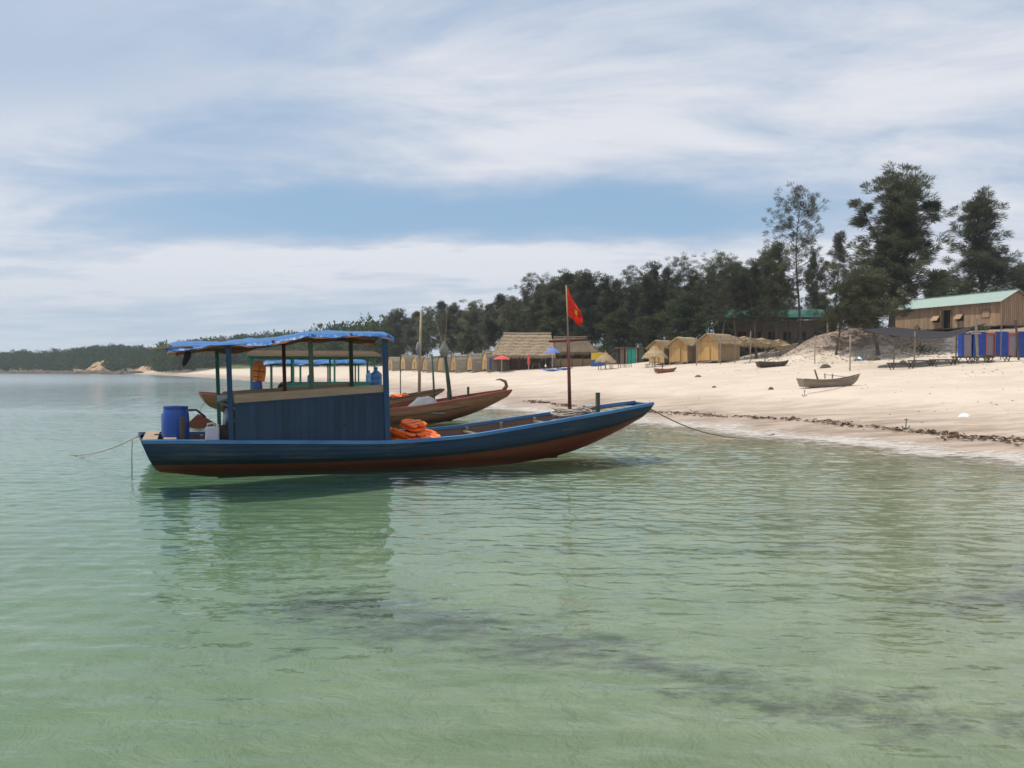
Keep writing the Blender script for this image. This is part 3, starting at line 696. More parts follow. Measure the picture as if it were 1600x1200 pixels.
tree_top('lean', 'casuarina_tree', 1306, 425, 74, 'casuarina with a dark leaning trunk on the sand mound', rz=0.1, wx=1.15)
tree_top('lean', 'casuarina_tree', 1372, 400, 73, 'short casuarina with low branches right beside the tallest tree', rz=2.6, wx=1.35)
tree_top('slim', 'casuarina_tree', 1250, 287, 108, 'tall slender sparse casuarina with a long bare trunk', rz=0.4)
tree_top('right','casuarina_tree', 1530, 296, 106, 'broad dark casuarina rising behind the green-roofed planked house', rz=1.0, wx=1.25)
tree_top('tier', 'casuarina_tree', 1305, 358, 112, 'small tiered casuarina between the slender tree and the tallest tree', rz=0.5)
tree_top('c',    'casuarina_tree', 1212, 374, 108, 'bushy casuarina just left of the tall slender tree', rz=1.5, wx=.9)
tree_top('d',    'casuarina_tree', 1272, 385, 119, 'thin casuarina just right of the tall slender tree', rz=4.0, wx=.75)
tree_top('slim', 'casuarina_tree', 1150, 408, 106, 'thin casuarina in front of the left end of the long hall', rz=1.0, wx=1.1)
tree_top('d', 'casuarina_tree', 1182, 400, 105, 'ragged casuarina in front of the middle of the long hall', rz=2.2, wx=1.1)
tree_top('slim', 'casuarina_tree', 1128, 398, 107, 'thin leaning casuarina at the left corner of the long hall', rz=3.0, wx=1.2)
tree_top('bush', 'leafy_bush', 1352, 462, 104, 'leafy bush filling the gap behind the tallest tree trunk', wx=1.2)
tree_top('bush', 'leafy_bush', 1300, 478, 112, 'leafy bush behind the pale posts on the slope', wx=1.2)
tree_top('bush', 'round_tree', 1470, 415, 112, 'green round-crowned tree behind the left end of the house roof', rz=1.0, wx=1.1)
tree_top('e',    'casuarina_tree', 1592, 405, 112, 'casuarina cut by the right edge of the picture behind the house', rz=2.0)
row = [(462,530,325,'e',1.1),(484,524,312,'b',1.0),(502,514,300,'c',.9),(516,506,292,'d',.7),(534,514,284,'a',1.0),(560,503,262,'b',.55),(548,512,275,'e',.8),(588,497,240,'d',.8),(606,488,225,'a',.9),(626,477,215,'c',.95),(648,482,205,'a',.9),(668,474,196,'e',.8),(690,465,185,'b',.95),(708,468,180,'c',.85),(722,480,178,'a',.9),
       (742,463,168,'e',.9),(762,470,162,'b',.85),(780,455,156,'a',.95),(802,458,150,'c',.85),(818,446,143,'d',.8),(832,420,138,'slim',.9),(848,440,140,'a',.8),(868,426,136,'c',.9),(888,420,133,'b',.9),(905,415,132,'e',.85),
       (925,420,130,'a',.9),(948,424,129,'d',.9),(966,432,130,'b',.8),(987,408,127,'slim',.8),(1005,424,126,'a',.8),(1026,402,125,'d',.9),(1044,412,124,'b',.7),(1062,394,122,'slim',1.0),(1082,418,121,'c',.8),(1106,408,119,'d',.8),
       (1128,388,117,'slim',.95),(1148,404,116,'b',.8),(1166,412,116,'d',.8),(1188,394,114,'d',.85)]
LBL = 'casuarina half hidden behind the front row of the long tree line'; GRP = 'casuarina trees in the long row behind the beach'
ORD = ['first','second','third','fourth','fifth','sixth','seventh','eighth','ninth','tenth','eleventh','twelfth']
def lab(px):
    ps = sorted(r[0] for r in row)
    for lo_, hi_, tx in ((0,663,'from the left among the casuarinas left of the tall mast'),(663,775,'from the left among the casuarinas above the arched huts'),(775,888,'from the left among the casuarinas above the big pavilion'),(888,1012,'from the left among the casuarinas between the flag and the bamboo huts'),(1012,1300,'from the left among the casuarinas above the bamboo huts')):
        q = [v for v in ps if lo_ <= v < hi_]
        if px in q: return ORD[q.index(px)] + ' ' + tx
for (px, yt, Y, kd, wx) in row:
    tree_top(kd, 'casuarina_tree', px, yt+3, Y, lab(px), GRP, wx*1.28)
for (px, yt, Y, kd, wx) in [(600,508,245,'c',1.1),(655,500,222,'a',1.1),(705,490,200,'e',1.1),(752,482,182,'c',1.1),(800,472,166,'a',1.15),(850,458,152,'e',1.1),(900,446,144,'c',1.15),(945,446,141,'a',1.1),(990,440,139,'e',1.15),(1035,436,136,'c',1.15),(1085,436,133,'a',1.1),(1130,430,130,'c',1.1),(1175,430,128,'e',1.1),(1225,440,126,'a',1.1),(1285,452,128,'e',1.1),(1340,440,124,'c',1.1)]:
    tree_top(kd, 'casuarina_tree', px, yt, Y, LBL, GRP, wx*1.3)
for (px, yt, Y, wx, lb) in [(968,478,118,1.25,'low bushy green tree just right of the red flag'),(1070,452,113,1.25,'green bushy tree behind the bamboo gable huts'),(1020,490,116,1.1,'low leafy bush between the bushy trees behind the huts'),
        (730,518,150,1.0,'low leafy bush behind the arched huts'),(655,528,172,1.0,'low leafy bush behind the leftmost arched huts'),(800,505,140,1.0,'low leafy bush behind the big thatched pavilion'),(905,505,127,1.1,'leafy bush behind the dark thatched shelter'),
        (1130,492,112,1.0,'leafy bush behind the widest bamboo hut'),(860,495,132,1.0,'leafy bush between the pavilion and the dark thatched shelter')]:
    tree_top('bush', 'leafy_bush', px, yt, Y, lb, wx=wx)
# the far wood on the headland and along the distant beach: reads as one mass
random.seed(8); cb = Leaves(8); rnd = random.Random(8); cnt = 0
pts = []
for _ in range(9000):
    if cnt > 1500: break
    if rnd.random() < 0.6: x_ = rnd.uniform(-560, -110); y_ = rnd.uniform(380, 600)
    else: x_ = rnd.uniform(-170, -25); y_ = rnd.uniform(215, 430)
    pts.append((x_, y_))
pa = np.array(pts); dv = sdist(pa[:,0], pa[:,1]); hv = height(pa[:,0], pa[:,1], dv)
for (x_, y_), d_, z_ in zip(pts, dv, hv):
    if x_ < -130:
        if d_ < 7 or d_ > 105: continue
    elif d_ < 38 or d_ > 95: continue
    pxx = 800+x_/y_*FPX
    if pxx < -200 or pxx > 620: continue
    if (120 < pxx < 170 or 194 < pxx < 244) and d_ < 17: continue
    cnt += 1
    hh = rnd.uniform(3.0, 7.0) if x_ < -160 else rnd.uniform(8, 13.5); rr = hh*rnd.uniform(.38, .6) if x_ < -160 else hh*rnd.uniform(.25, .34)
    for q in range(8):
        v = Vector((rnd.gauss(0,1), rnd.gauss(0,1), rnd.gauss(0,.8))); v.normalize()
        c = Vector((x_, y_, z_+hh*.58)) + Vector((v.x*rr*.8, v.y*rr*.8, v.z*hh*.38))
        clump(cb, c, rr*.55, 14, 1.25, .30, rnd, v*.5+Vector((0,0,.4)))
tag(inst('far_wood', cb.mesh('far_wood', M['hillleaf'])), 'distant green wood covering the headland and the far end of the beach', 'wood', kind='stuff')
# undergrowth at the foot of the pines and grass on the dune
cb = Leaves(18); rnd = random.Random(18); pts = []
for _ in range(2600):
    y_ = rnd.uniform(72, 180); pxx = rnd.uniform(570, 1610); pts.append((gx(pxx, y_), y_))
pa = np.array(pts); dv = sdist(pa[:,0], pa[:,1]); hv = height(pa[:,0], pa[:,1], dv)
for (x_, y_), d_, z_ in zip(pts, dv, hv):
    if d_ < (44 if x_ > 16 else 36): continue
    s_ = rnd.uniform(.25, .8) if y_ < 105 else rnd.uniform(.5, 1.6)
    if rnd.random() < .8 and y_ < 105: continue
    clump(cb, Vector((x_, y_, z_+s_*.4)), s_*.8, 26, .45, .05, rnd, Vector((0,0,.8)))
tag(inst('undergrowth', cb.mesh('undergrowth', M['bushleaf'])), 'low green undergrowth on the dune under the casuarinas', 'undergrowth', kind='stuff')
# ================================================================== boats
def tarpmat(name, c1, c2, rough=0.32):
    m = bpy.data.materials.new(name); m.use_nodes = True; t = m.node_tree; t.nodes.clear(); k = NT(t)
    out = k.n('ShaderNodeOutputMaterial'); b = k.n('ShaderNodeBsdfPrincipled'); tc = k.n('ShaderNodeTexCoord')
    n = k.noise(tc.outputs['Object'], 3.0, 5, 0.6); k.l(k.mix(k.ramp(n, .3, .7), c1, c2), b.inputs['Base Color'])
    b.inputs['Roughness'].default_value = rough; b.inputs['Specular IOR Level'].default_value = 0.38
    bp = k.n('ShaderNodeBump'); bp.inputs['Strength'].default_value = 0.8; bp.inputs['Distance'].default_value = 0.05
    k.l(k.noise(k.map(tc.outputs['Object'], rot=(0,0,.5), sc=(1,.6,1)), 5.0, 5, 0.6, 1.2), bp.inputs['Height']); k.l(bp.outputs[0], b.inputs['Normal'])
    k.l(b.outputs[0], out.inputs['Surface']); return m
M['tarp_blue'] = tarpmat('tarp_blue', (0.009,0.098,0.28), (0.016,0.135,0.38), .36)

def interp(tab, s):
    xs = [a for a, _ in tab]; ys = [b for _, b in tab]
    return sum(float(np.interp(s+o, xs, ys))*w_ for o, w_ in ((-.45,.2),(-.2,.2),(0,.2),(.2,.2),(.45,.2)))
class Hull:
    def __init__(s, L, hb, g, k, zb, skew=0.35):
        s.L = L; s.hbt = hb; s.gt = g; s.kt = k; s.zbt = zb; s.skew = skew
    def hb(s, x): return interp(s.hbt, x)
    def g(s, x): return interp(s.gt, x)
    def k(s, x): return min(interp(s.kt, x), s.g(x)-0.12)
    def zb(s, x): return min(max(interp(s.zbt, x), s.k(x)+.02), s.g(x)-.1)
    def p(s, x, z, side, off=0.0):
        g, k, hb = s.g(x), s.k(x), s.hb(x)
        d = min(1, max(0, (g-z)/(g-k))); f = min(1, max(0, (x-s.L*.62)/(s.L*.38))); q = .58+.30*f
        y = hb*(1-d**(2.3-0.9*f))**q
        y = max(0.02, y) + off
        xs = x - 0.26*(1-d)*math.exp(-max(x,0)/.7) + 0.12*f**6*(1-d)
        if side > 0: xs -= s.skew*math.exp(-max(x,0)/1.2)*(y/max(hb,.01))
        return Vector((xs, side*y, z))
def tier(a, b, n): return [a+(b-a)*i/n for i in range(n+1)]

def make_boat(name, label, group, O, ang, hull, pal, nblue=3, nred=2, lined=True):
    root = empty(name, (O[0], O[1], 0), ang); tag(root, label, 'boat', group)
    hu = hull; NS = 56; xs = [hu.L*i/NS for i in range(NS+1)]
    for side in (-1, 1):
        for j in range(nblue+nred):
            rows = []
            for x in xs:
                g, zb, k = hu.g(x), hu.zb(x), hu.k(x)
                if j < nblue: a = g+(zb-g)*j/nblue; b = g+(zb-g)*(j+1)/nblue
                else: a = zb+(k-zb)*(j-nblue)/nred; b = zb+(k-zb)*(j+1-nblue)/nred
                rows.append([hu.p(x, a+(b-a)*f, side, 0.004+0.026*f+0.002*math.sin(x*1.7+j)) for f in (0, .25, .5, .75, 1)])
            mb = MB(); mb.slab(rows, Vector((0, -side*.028, 0)))
            mb.build('strake', (pal.get('stain', pal['hull']) if j == nblue-1 else pal['hull']) if j < nblue else pal['bottom'], root, smooth=False)
        # gunwale
        rows = []
        for x in xs:
            p = hu.p(x, hu.g(x), side); z = hu.g(x)+.035
            rows.append([Vector((p.x, p.y+side*.045, z)), Vector((p.x, p.y-side*min(.075, abs(p.y)*.9), z+.004))])
        mb = MB(); mb.slab(rows, .075); mb.build('gunwale', pal['rail'], root)
        # inner lining
        rows = []
        for x in xs[1:-1]:
            g, zf = hu.g(x)-.03, max(.09, hu.k(x)+.12)
            zf = min(zf, g-.05)
            rows.append([hu.p(x, g+(zf-g)*f, side, -.05) for f in (0,.2,.4,.6,.8,1)])
        mb = MB(); mb.grid(rows); mb.build('hull_lining', pal['inner'], root)
        # frames
        x = 1.0
        while x < hu.L-.9:
            g, zf = hu.g(x)-.04, max(.12, hu.k(x)+.14)
            pts = [hu.p(x, g+(zf-g)*f, side, -.085) for f in (0,.25,.5,.75,1)]
            mb = MB(); rows = [[q+Vector((-.04,0,0)), q+Vector((.04,0,0))] for q in pts]; mb.slab(rows, Vector((0, -side*.05, -.01)))
            mb.build('frame', pal['frame'], root); x += 0.93
    # floor boards
    nb = 7
    for j in range(nb):
        rows = []
        for x in xs[2:-4]:
            z = max(.10, hu.k(x)+.15); wv = abs(hu.p(x, z, 1, -.06).y)
            rows.append([Vector((x, -wv+2*wv*(j+.02)/nb, z+.003*math.sin(j*3))), Vector((x, -wv+2*wv*(j+.96)/nb, z+.003*math.sin(j*3)))])
        mb = MB(); mb.slab(rows, .03); mb.build('floorboard', pal['inner'], root)
    # transom and bow plate
    for x, nm, w_ in ((0.0, 'transom', -.03), (hu.L, 'bow_plate', .03)):
        g, k = hu.g(x), hu.k(x); zs = [k+(g-k)*f for f in (0,.15,.3,.5,.7,.85,1)]
        poly = [hu.p(x, z, -1) for z in zs] + [hu.p(x, z, 1) for z in reversed(zs)]
        mb = MB(); mb.prism(poly, (0,0,0), (w_,0,0)); mb.build(nm, pal['hull'], root)
    # bow deck
    for j in range(4):
        a, b = hu.L-.28*(j+1)+.012, hu.L-.28*j
        rows = [[Vector((x, -max(.05, hu.hb(x)-.07), hu.g(x)-.085)), Vector((x, max(.05, hu.hb(x)-.07), hu.g(x)-.085))] for x in (a, b-.05)]
        mb = MB(); mb.slab(rows, .035); mb.build('deck_plank', pal['plank'], root)
    # thwarts
    for x in (hu.L*.62, hu.L*.78):
        wv = hu.hb(x)-.07; z = hu.g(x)-.16
        mb = MB(); mb.box((x, 0, z), (.16, 2*wv, .045)); mb.build('thwart', pal['frame'], root)
    mb = MB(); mb.beam((1.2,0,hu.k(1.2)+.02), (hu.L*.8,0,hu.k(hu.L*.8)+.0), .07, .12); mb.build('keel', pal['bottom'], root)
    return root

def LW(root, s, y, z):
    a = root.rotation_euler.z; return Vector((root.location.x+math.cos(a)*s-math.sin(a)*y, root.location.y+math.sin(a)*s+math.cos(a)*y, z))

PALB = dict(stain=M['hull_stain'], hull=M['hull_blue'], bottom=M['hull_red'], rail=M['rail_blue'], inner=M['lining'], frame=M['old_wood'], plank=M['grey_wood'])
PALR = dict(hull=M['brown_hull'], bottom=M['brown_hull'], rail=M['red_paint'], inner=M['red_paint'], frame=M['brown_hull'], plank=M['red_paint'])
hbA = [(-.5,1.22),(0,1.24),(1.5,1.40),(3.5,1.5),(5.2,1.5),(6.8,1.40),(8.2,1.24),(9.7,1.08),(10.7,.95),(11.5,.76),(12.3,.46),(13,.3)]
gA  = [(-.5,.67),(0,.66),(2.5,.60),(5,.525),(6.8,.60),(8.16,.77),(9.7,.97),(10.7,1.10),(12.2,1.31),(13,1.42)]
kA  = [(-.5,-.10),(0,-.12),(1,-.30),(5,-.36),(8,-.28),(9.2,-.16),(10.0,.0),(10.66,.22),(11.4,.55),(12,.82),(12.3,1.02),(13,1.3)]
zbA = [(-.5,.13),(3,.10),(5.5,.12),(7,.19),(8.5,.32),(9.7,.50),(10.7,.66),(11.5,.82),(12.3,1.06),(13,1.3)]
HA = Hull(12.05, hbA, gA, kA, zbA)
boat = make_boat('passenger_boat', 'blue wooden passenger boat with red bottom and blue tarpaulin canopy', 'wooden passenger boats moored off the beach', (-7.98, 18.85), R(18), HA, PALB, 5, 2)

# ---- canopy and cabin of the blue boat
near_posts = [(1.53,-1.36),(4.93,-1.36)]; 
def roof_e(s): return float(np.interp(s, [-.2,.1,1.4,2.3,3.2,4.0,5.2], [2.60,2.62,2.66,2.74,2.90,2.93,2.90]))
def post(parent, s, y, z0, z1, r, m, lean=-.06, nm='post'):
    mb = MB(); mb.beam((s, y, z0), (s+lean, y, z1), 2*r, 2*r, up=(0,1,0)); o = mb.build(nm, m, parent); bevel(o, .008, 1); return o
post(boat, 1.53, -1.37, .56, roof_e(1.5)+.02, .055, M['post_blue'])
post(boat, 3.27, -1.30, .56, roof_e(3.2)+.02, .050, M['pole_green'])
post(boat, 4.93, -1.37, .56, roof_e(4.9)+.02, .062, M['post_blue'])
post(boat, 1.22, 1.36, .30, roof_e(1.2)+.02, .045, M['green_paint'])
post(boat, 2.81, 1.36, .30, roof_e(2.8)+.02, .045, M['mast_red'])
post(boat, 4.49, 1.36, .30, roof_e(4.5)+.02, .050, M['pole_green'])
# planked sides of the cabin: each board its own piece
random.seed(2)
for side, s0, s1 in ((-1, 1.60, 4.86), (1, 1.30, 4.44)):
    n = 23; wv = (s1-s0)/n; y = side*1.375
    for i in range(n):
        a = s0+wv*i; top = 1.46 + (a-s0)/(s1-s0)*.22
        mb = MB(); mb.box((a+wv/2, y+random.uniform(-.005,.005), (.50+top)/2), (wv-.004, .026, top-.50)); mb.build('wall_board', M['cabin_blue'], boat)
    mb = MB(); mb.box(((s0+s1)/2, y-side*.035, .95), (s1-s0, .035, .09)); mb.build('wall_batten', M['dark_wood'], boat)
    rows = [[Vector((s, y+side*.018, 1.46+.22*f)), Vector((s, y+side*.018, 1.645+.205*f))] for s, f in ((s0-.02, 0), (s1, 1))]
    mb = MB(); mb.slab(rows, Vector((0, -side*.03, 0))); mb.build('top_rail', M['raw_wood'], boat)
    rows = [[Vector((s, y+side*.03, 1.405+.22*f)), Vector((s, y+side*.03, 1.462+.22*f))] for s, f in ((s0-.02, 0), (s1, 1))]
    mb = MB(); mb.slab(rows, Vector((0, -side*.03, 0))); mb.build('trim_rail', M['cabin_blue'], boat)
mb = MB(); mb.lathe([(.028,-.004),(.028,.004)], 10); mb.build('wall_hole', M['void'], boat, loc=(3.95,-1.391,.93), rot=(R(90),0,0))
mb = MB(); mb.box((4.72, 0, 1.74), (.26, 2.6, .04)); mb.build('shelf', M['old_wood'], boat)
for s_ in (2.2, 3.4):
    mb = MB(); mb.box((s_, 0, .62), (.3, 2.5, .04)); mb.build('bench', M['old_wood'], boat)
# roof frame
for y in (-1.36, 0, 1.36):
    pts = [(s, y, roof_e(s)+.03+(.10 if y == 0 else 0)) for s in (.15, 1.4, 2.3, 3.2, 4.0, 5.05)]
    for a_, b_ in zip(pts, pts[1:]):
        mb = MB(); mb.beam(a_, b_, .06, .06); mb.build('roof_beam', M['old_wood'], boat)
for s in (.3, 1.5, 2.4, 3.25, 4.1, 4.95):
    for y in (-1, 1):
        mb = MB(); mb.beam((s, y*1.45, roof_e(s)+.065), (s, 0, roof_e(s)+.165), .05, .04); mb.build('rafter', M['old_wood'], boat)
mb = MB(); mb.beam((-.12, -1.32, roof_e(0)+.02), (.75, -1.36, roof_e(.6)+.055), .22, .03); mb.build('roof_board', M['raw_wood'], boat)
mb = MB(); mb.beam((-.05, .2, roof_e(0)+.10), (.75, .2, roof_e(.6)+.14), .2, .03); mb.build('roof_board', M['raw_wood'], boat)
def tarp(parent, s0, s1, half, ze, crown, drop, seed, mtop, munder, ns=70, nv=44):
    rt = []; ru = []
    for i in range(ns+1):
        s = s0+(s1-s0)*i/ns; a = []; u_ = []
        for j in range(nv+1):
            v = -1+2*j/nv; f = abs(v)
            ed = max(0, (f-.90)/.10); ee = max(0, 1-(s1-s)/.12, 1-(s-s0)/.10)
            z = ze(s)+.09 + crown*(1-(f/.9)**2 if f < .9 else 0)
            sag = .022*math.sin(s*3.9+v)*math.cos(v*3)
            wr = .028*mnoise.noise(Vector((s*1.6+seed, v*3.2, 0))) + .020*mnoise.noise(Vector((s*5+seed, v*7, 4)))
            dr = drop*(0.8+.8*mnoise.noise(Vector((s*1.3, seed, v*.5))))
            z += sag+wr - dr*ed**1.5 - drop*.5*ee**2
            a.append(Vector((s, v*half - math.copysign(.03*ed**2, v)*(1+math.sin(s*8)), z))); u_.append(Vector((s+(.02 if i == 0 else (-.02 if i == ns else 0)), v*half*.985, z-.028-.0*ed)))
        rt.append(a); ru.append(u_)
    mb = MB(); mb.grid(rt); o = mb.build('tarpaulin', mtop, parent, smooth=True)
    mb = MB(); mb.grid(ru); u = mb.build('tarpaulin_lining', munder, parent, smooth=True)
tarp(boat, .22, 5.08, 1.52, roof_e, .10, .11, 1.0, M['tarp_blue'], M['tarp_under'])
# stern deck, posts and the handrail
for s, wv in ((-.28, .30), (.14, .26)):
    for j in range(2):
        rows = [[Vector((s+a-.30*(y+1.2)/2.4*.55, y, .705)), Vector((s+wv+a-.30*(y+1.2)/2.4*.55, y, .705))] for a in (0,) for y in ((-1.22, -.02) if j == 0 else (0, 1.22))]
        mb = MB(); mb.slab(rows, .04); mb.build('deck_plank', M['raw_wood'], boat)
mb = MB(); mb.tube([(.52,-1.14,.30),(.52,-1.14,1.16)], .055, 10); mb.build('mooring_post', M['dark_wood'], boat)
mb = MB(); mb.box((10.62, -.42, 1.20), (.09,.09,.78)); mb.build('mooring_post', M['pole_green'], boat)
mb = MB(); mb.tube([(.02,.05,.68),(.02,.05,1.16),(.28,-.12,1.27),(.75,-.12,1.27),(.95,-.12,1.1)], .028, 8); mb.tube([(.02,.05,.98),(.5,-.1,.98)], .022, 8)
mb.build('tiller_frame', M['iron'], boat)
mb = MB(); mb.box((-.02, .05, .70), (.26,.2,.05)); mb.build('tiller_base', M['iron'], boat)

# ---- things on the blue boat
def thing(name, label, cat, loc, rz=0, group=None, rx=0, ry=0): return tag(empty(name, loc, rz, rx, ry), label, cat, group)
def barrel(loc, label, rz=0, sc=1.0):
    t = thing('barrel', label, 'barrel', loc, rz); t.scale = (sc,)*3
    mb = MB(); mb.lathe([(.235,0),(.25,.015),(.268,.10),(.283,.28),(.290,.46),(.288,.60),(.276,.76),(.258,.86),(.250,.875),(.258,.885),(.258,.90)], 32); mb.build('body', M['barrel_blue'], t, True)
    mb = MB(); mb.lathe([(.252,.898),(.262,.902),(.262,.935),(.250,.94),(.246,.918),(.05,.915)], 32); mb.build('lid', M['barrel_blue'], t, False)
    for a in (0.6, 3.7):
        mb = MB(); mb.lathe([(.035,.915),(.035,.937),(.028,.94)], 12, c=(.16*math.cos(a), .16*math.sin(a), 0)); mb.build('bung', M['barrel_blue'], t)
    return t
def jug(loc, m, label, rz=0):
    t = thing('water_jug', label, 'jug', loc, rz)
    mb = MB(); mb.lathe([(.115,0),(.132,.012),(.135,.06),(.128,.075),(.135,.09),(.135,.19),(.128,.205),(.135,.22),(.135,.30),(.12,.345),(.075,.385),(.036,.41),(.03,.42),(.03,.45)], 24); mb.build('bottle', m, t, True)
    mb = MB(); mb.lathe([(.034,.445),(.034,.49),(.030,.495)], 14); mb.build('cap', m, t, True)
    return t
b0 = barrel(LW(boat, .34, -.55, .44), 'upright blue plastic barrel on the stern of the blue boat', .3)
post(boat, .34, -.55, .10, .44, .12, M['old_wood'], 0, 'barrel_stand')
jug(LW(boat, 4.74, -.95, 1.76), M['jug_blue'], 'blue water jug under the front of the blue tarpaulin canopy')
t = thing('jerrycan', 'white jerrycan standing beside the cabin of the blue boat', 'jerrycan', LW(boat, 1.12, -.92, .46), boat.rotation_euler.z)
mb = MB(); mb.box((0,0,.235), (.30,.22,.47)); bevel(mb.build('body', M['can_white'], t), .035, 3)
mb = MB(); mb.tube([(-.10,0,.46),(-.10,0,.53),(.02,0,.55),(.06,0,.47)], .022, 8); mb.build('handle', M['cream'], t, True)
mb = MB(); mb.lathe([(.035,.46),(.035,.52),(.03,.525)], 12, c=(.105,0,0)); mb.build('cap', M['cream'], t)
post(boat, 1.12, -.92, .10, .455, .14, M['old_wood'], 0, 'stand_block')
t = thing('boat_engine', 'dark engine with a grey pipe beside the cabin of the blue boat', 'engine', LW(boat, 1.50, -.55, .12), boat.rotation_euler.z)
mb = MB(); mb.box((.1,0,.45), (.50,.5,.9)); bevel(mb.build('block', M['iron'], t), .04, 2)
mb = MB(); mb.lathe([(.30,-.05),(.30,.05),(.06,.07)], 22); mb.build('flywheel', M['iron'], t, False, (-.1,-.28,.55), (R(90),0,0))
mb = MB(); mb.tube([(-.1,-.24,.3),(-.12,-.26,.9),(-.06,-.24,1.2)], .055, 10); mb.build('exhaust_pipe', M['steel'], t, True)
mb = MB(); mb.beam((-.24,-.1,1.35), (.15,-.1,1.16), .4, .035); mb.build('cover_board', M['grey_wood'], t)
mb = MB(); mb.box((-.12,-.1,1.42), (.34,.34,.12), jit=.03); mb.build('cover_cloth', M['steel'], t)

def pillow(w_, h_, t_, seed, n=12, bend=0.0):
    mb = MB(); top = []; bot = []
    for i in range(n+1):
        a = []; b = []
        for j in range(n+1):
            u = -1+2*i/n; v = -1+2*j/n
            f = max(0, (1-u**4)*(1-v**4))**.45
            q = 1-.10*(abs(u)*abs(v))**2
            nz = .22*mnoise.noise(Vector((u*1.7+seed, v*1.7, seed)))
            z0 = bend*(u*u)
            a.append((u*w_/2*q, v*h_/2*q, z0+t_*(.5*f*(1+nz)))); b.append((u*w_/2*q, v*h_/2*q, z0-t_*.5*f))
        top.append(a); bot.append(list(reversed(b)))
    mb.grid(top); mb.grid(bot); return mb
def make_jacket(loc, rot, label, group, m, seed=0.0):
    t = thing('life_jacket', label, 'life jacket', loc, rot[2], group, rot[0], rot[1])
    for x in (-.135, .135): pillow(.25, .46, .10, seed+x, bend=.03).build('front_panel', m, t, True, (x, -.04, .09), (R(-4), math.copysign(.12, -x), 0))
    pillow(.52, .52, .09, seed+3, bend=.05).build('back_panel', m, t, True)
    mb = MB(); mb.tube([Vector((.15*math.cos(a), .16+.13*math.sin(a), .08)) for a in [math.pi*i/8 for i in range(9)]], .06, 8); mb.build('collar', m, t, True)
    for y in (-.14, .04):
        mb = MB(); mb.box((0, y, .15), (.50,.028,.006)); mb.build('strap', M['strap_pale'] if seed % 2 < 1 else M['strap'], t)
    return t
GJ = 'orange life jackets piled beside the cabin of the blue boat'
JL = ['orange life jacket lying on top of the pile in the blue boat', 'orange life jacket against the cabin corner of the blue boat', 'orange life jacket at the right end of the pile in the blue boat', 'orange life jacket at the bottom of the pile in the blue boat', 'crumpled orange life jacket low beside the gunwale of the blue boat']
for i, (s, y, z, rx, ry, rz) in enumerate([(5.62,-.84,.80,R(14),R(-6),R(25)), (5.22,-.95,.60,R(25),R(10),R(80)), (5.98,-.98,.52,R(20),R(14),R(-10)), (5.60,-.98,.58,R(10),R(0),R(10)), (5.34,-.86,.42,R(8),R(4),R(140))]):
    make_jacket(LW(boat, s, y, z), (rx, ry, rz+R(18)), JL[i], GJ, M['orange'], float(i))
t = thing('hanging_cloth', 'black cloth hanging from the rear edge of the canopy', 'cloth', LW(boat, .62, -1.40, 2.64), boat.rotation_euler.z)
rows = []
for i in range(9):
    f = i/8; wv = .025+.055*math.sin(f*3.0)
    rows.append([Vector((x*wv+.03*math.sin(f*5), .02*math.sin(x*4+f*6), -f*.37+.03*x*f)) for x in (-1,-.4,.2,.7,1)])
mb = MB(); mb.slab(rows, Vector((0,.012,0))); mb.build('cloth', M['black_cloth'], t, True)
# flagpole with cross bar and flag
t = thing('flagpole', 'dark red flagpole with crossbar and a drooping red flag bearing a yellow star', 'flag', LW(boat, 9.86, -.38, .64), boat.rotation_euler.z)
mb = MB(); mb.tube([(0,0,0),(-.03,0,1.2),(-.06,0,2.32)], [.05,.045,.04], 10); mb.build('pole', M['mast_red'], t, True)
mb = MB(); mb.tube([(-.06,0,2.20),(-.085,0,3.0),(-.12,0,3.74)], [.022,.019,.014], 8); mb.build('pole_extension', M['bamboo'], t, True)
mb = MB(); mb.tube([(-.58,0.02,2.28),(-.05,.03,2.31),(.52,.02,2.335)], [.032,.036,.030], 8); mb.build('crossbar', M['mast_red'], t, True)
def flagpt(u, w_):
    """u down the hoist, w along the fly; the cloth hangs in folds"""
    hz = 3.72-.76*u
    x = -.10 + w_*(.47-.05*u); z = hz - (.90*w_**1.05)*(1-.72*u) - .05*w_*u
    y = .13*math.sin(w_*6.5+u*3.2)*(.15+w_) + .07*math.sin(u*9+w_*3)*w_
    return Vector((x, y, z))
rows = [[flagpt(i/14, j/18) for j in range(19)] for i in range(15)]
mb = MB(); mb.grid(rows); fl = mb.build('flag', M['flag_red'], t, True)
sv = []
for q in range(10):
    r_ = .17 if q % 2 == 0 else .068; a = math.pi/2+q*math.pi/5
    sv.append((.54-math.sin(a)*r_*.95, .52+math.cos(a)*r_*.85))
for dy in (-.010, .010):
    mb = MB(); c_ = flagpt(.54, .52)+Vector((0,dy,0)); pts_ = [flagpt(*q)+Vector((0,dy*1.2,0)) for q in sv]
    mb.add([c_]+pts_, [(0, 1+i, 1+(i+1) % 10) for i in range(10)]); mb.build('star', M['star'], fl)
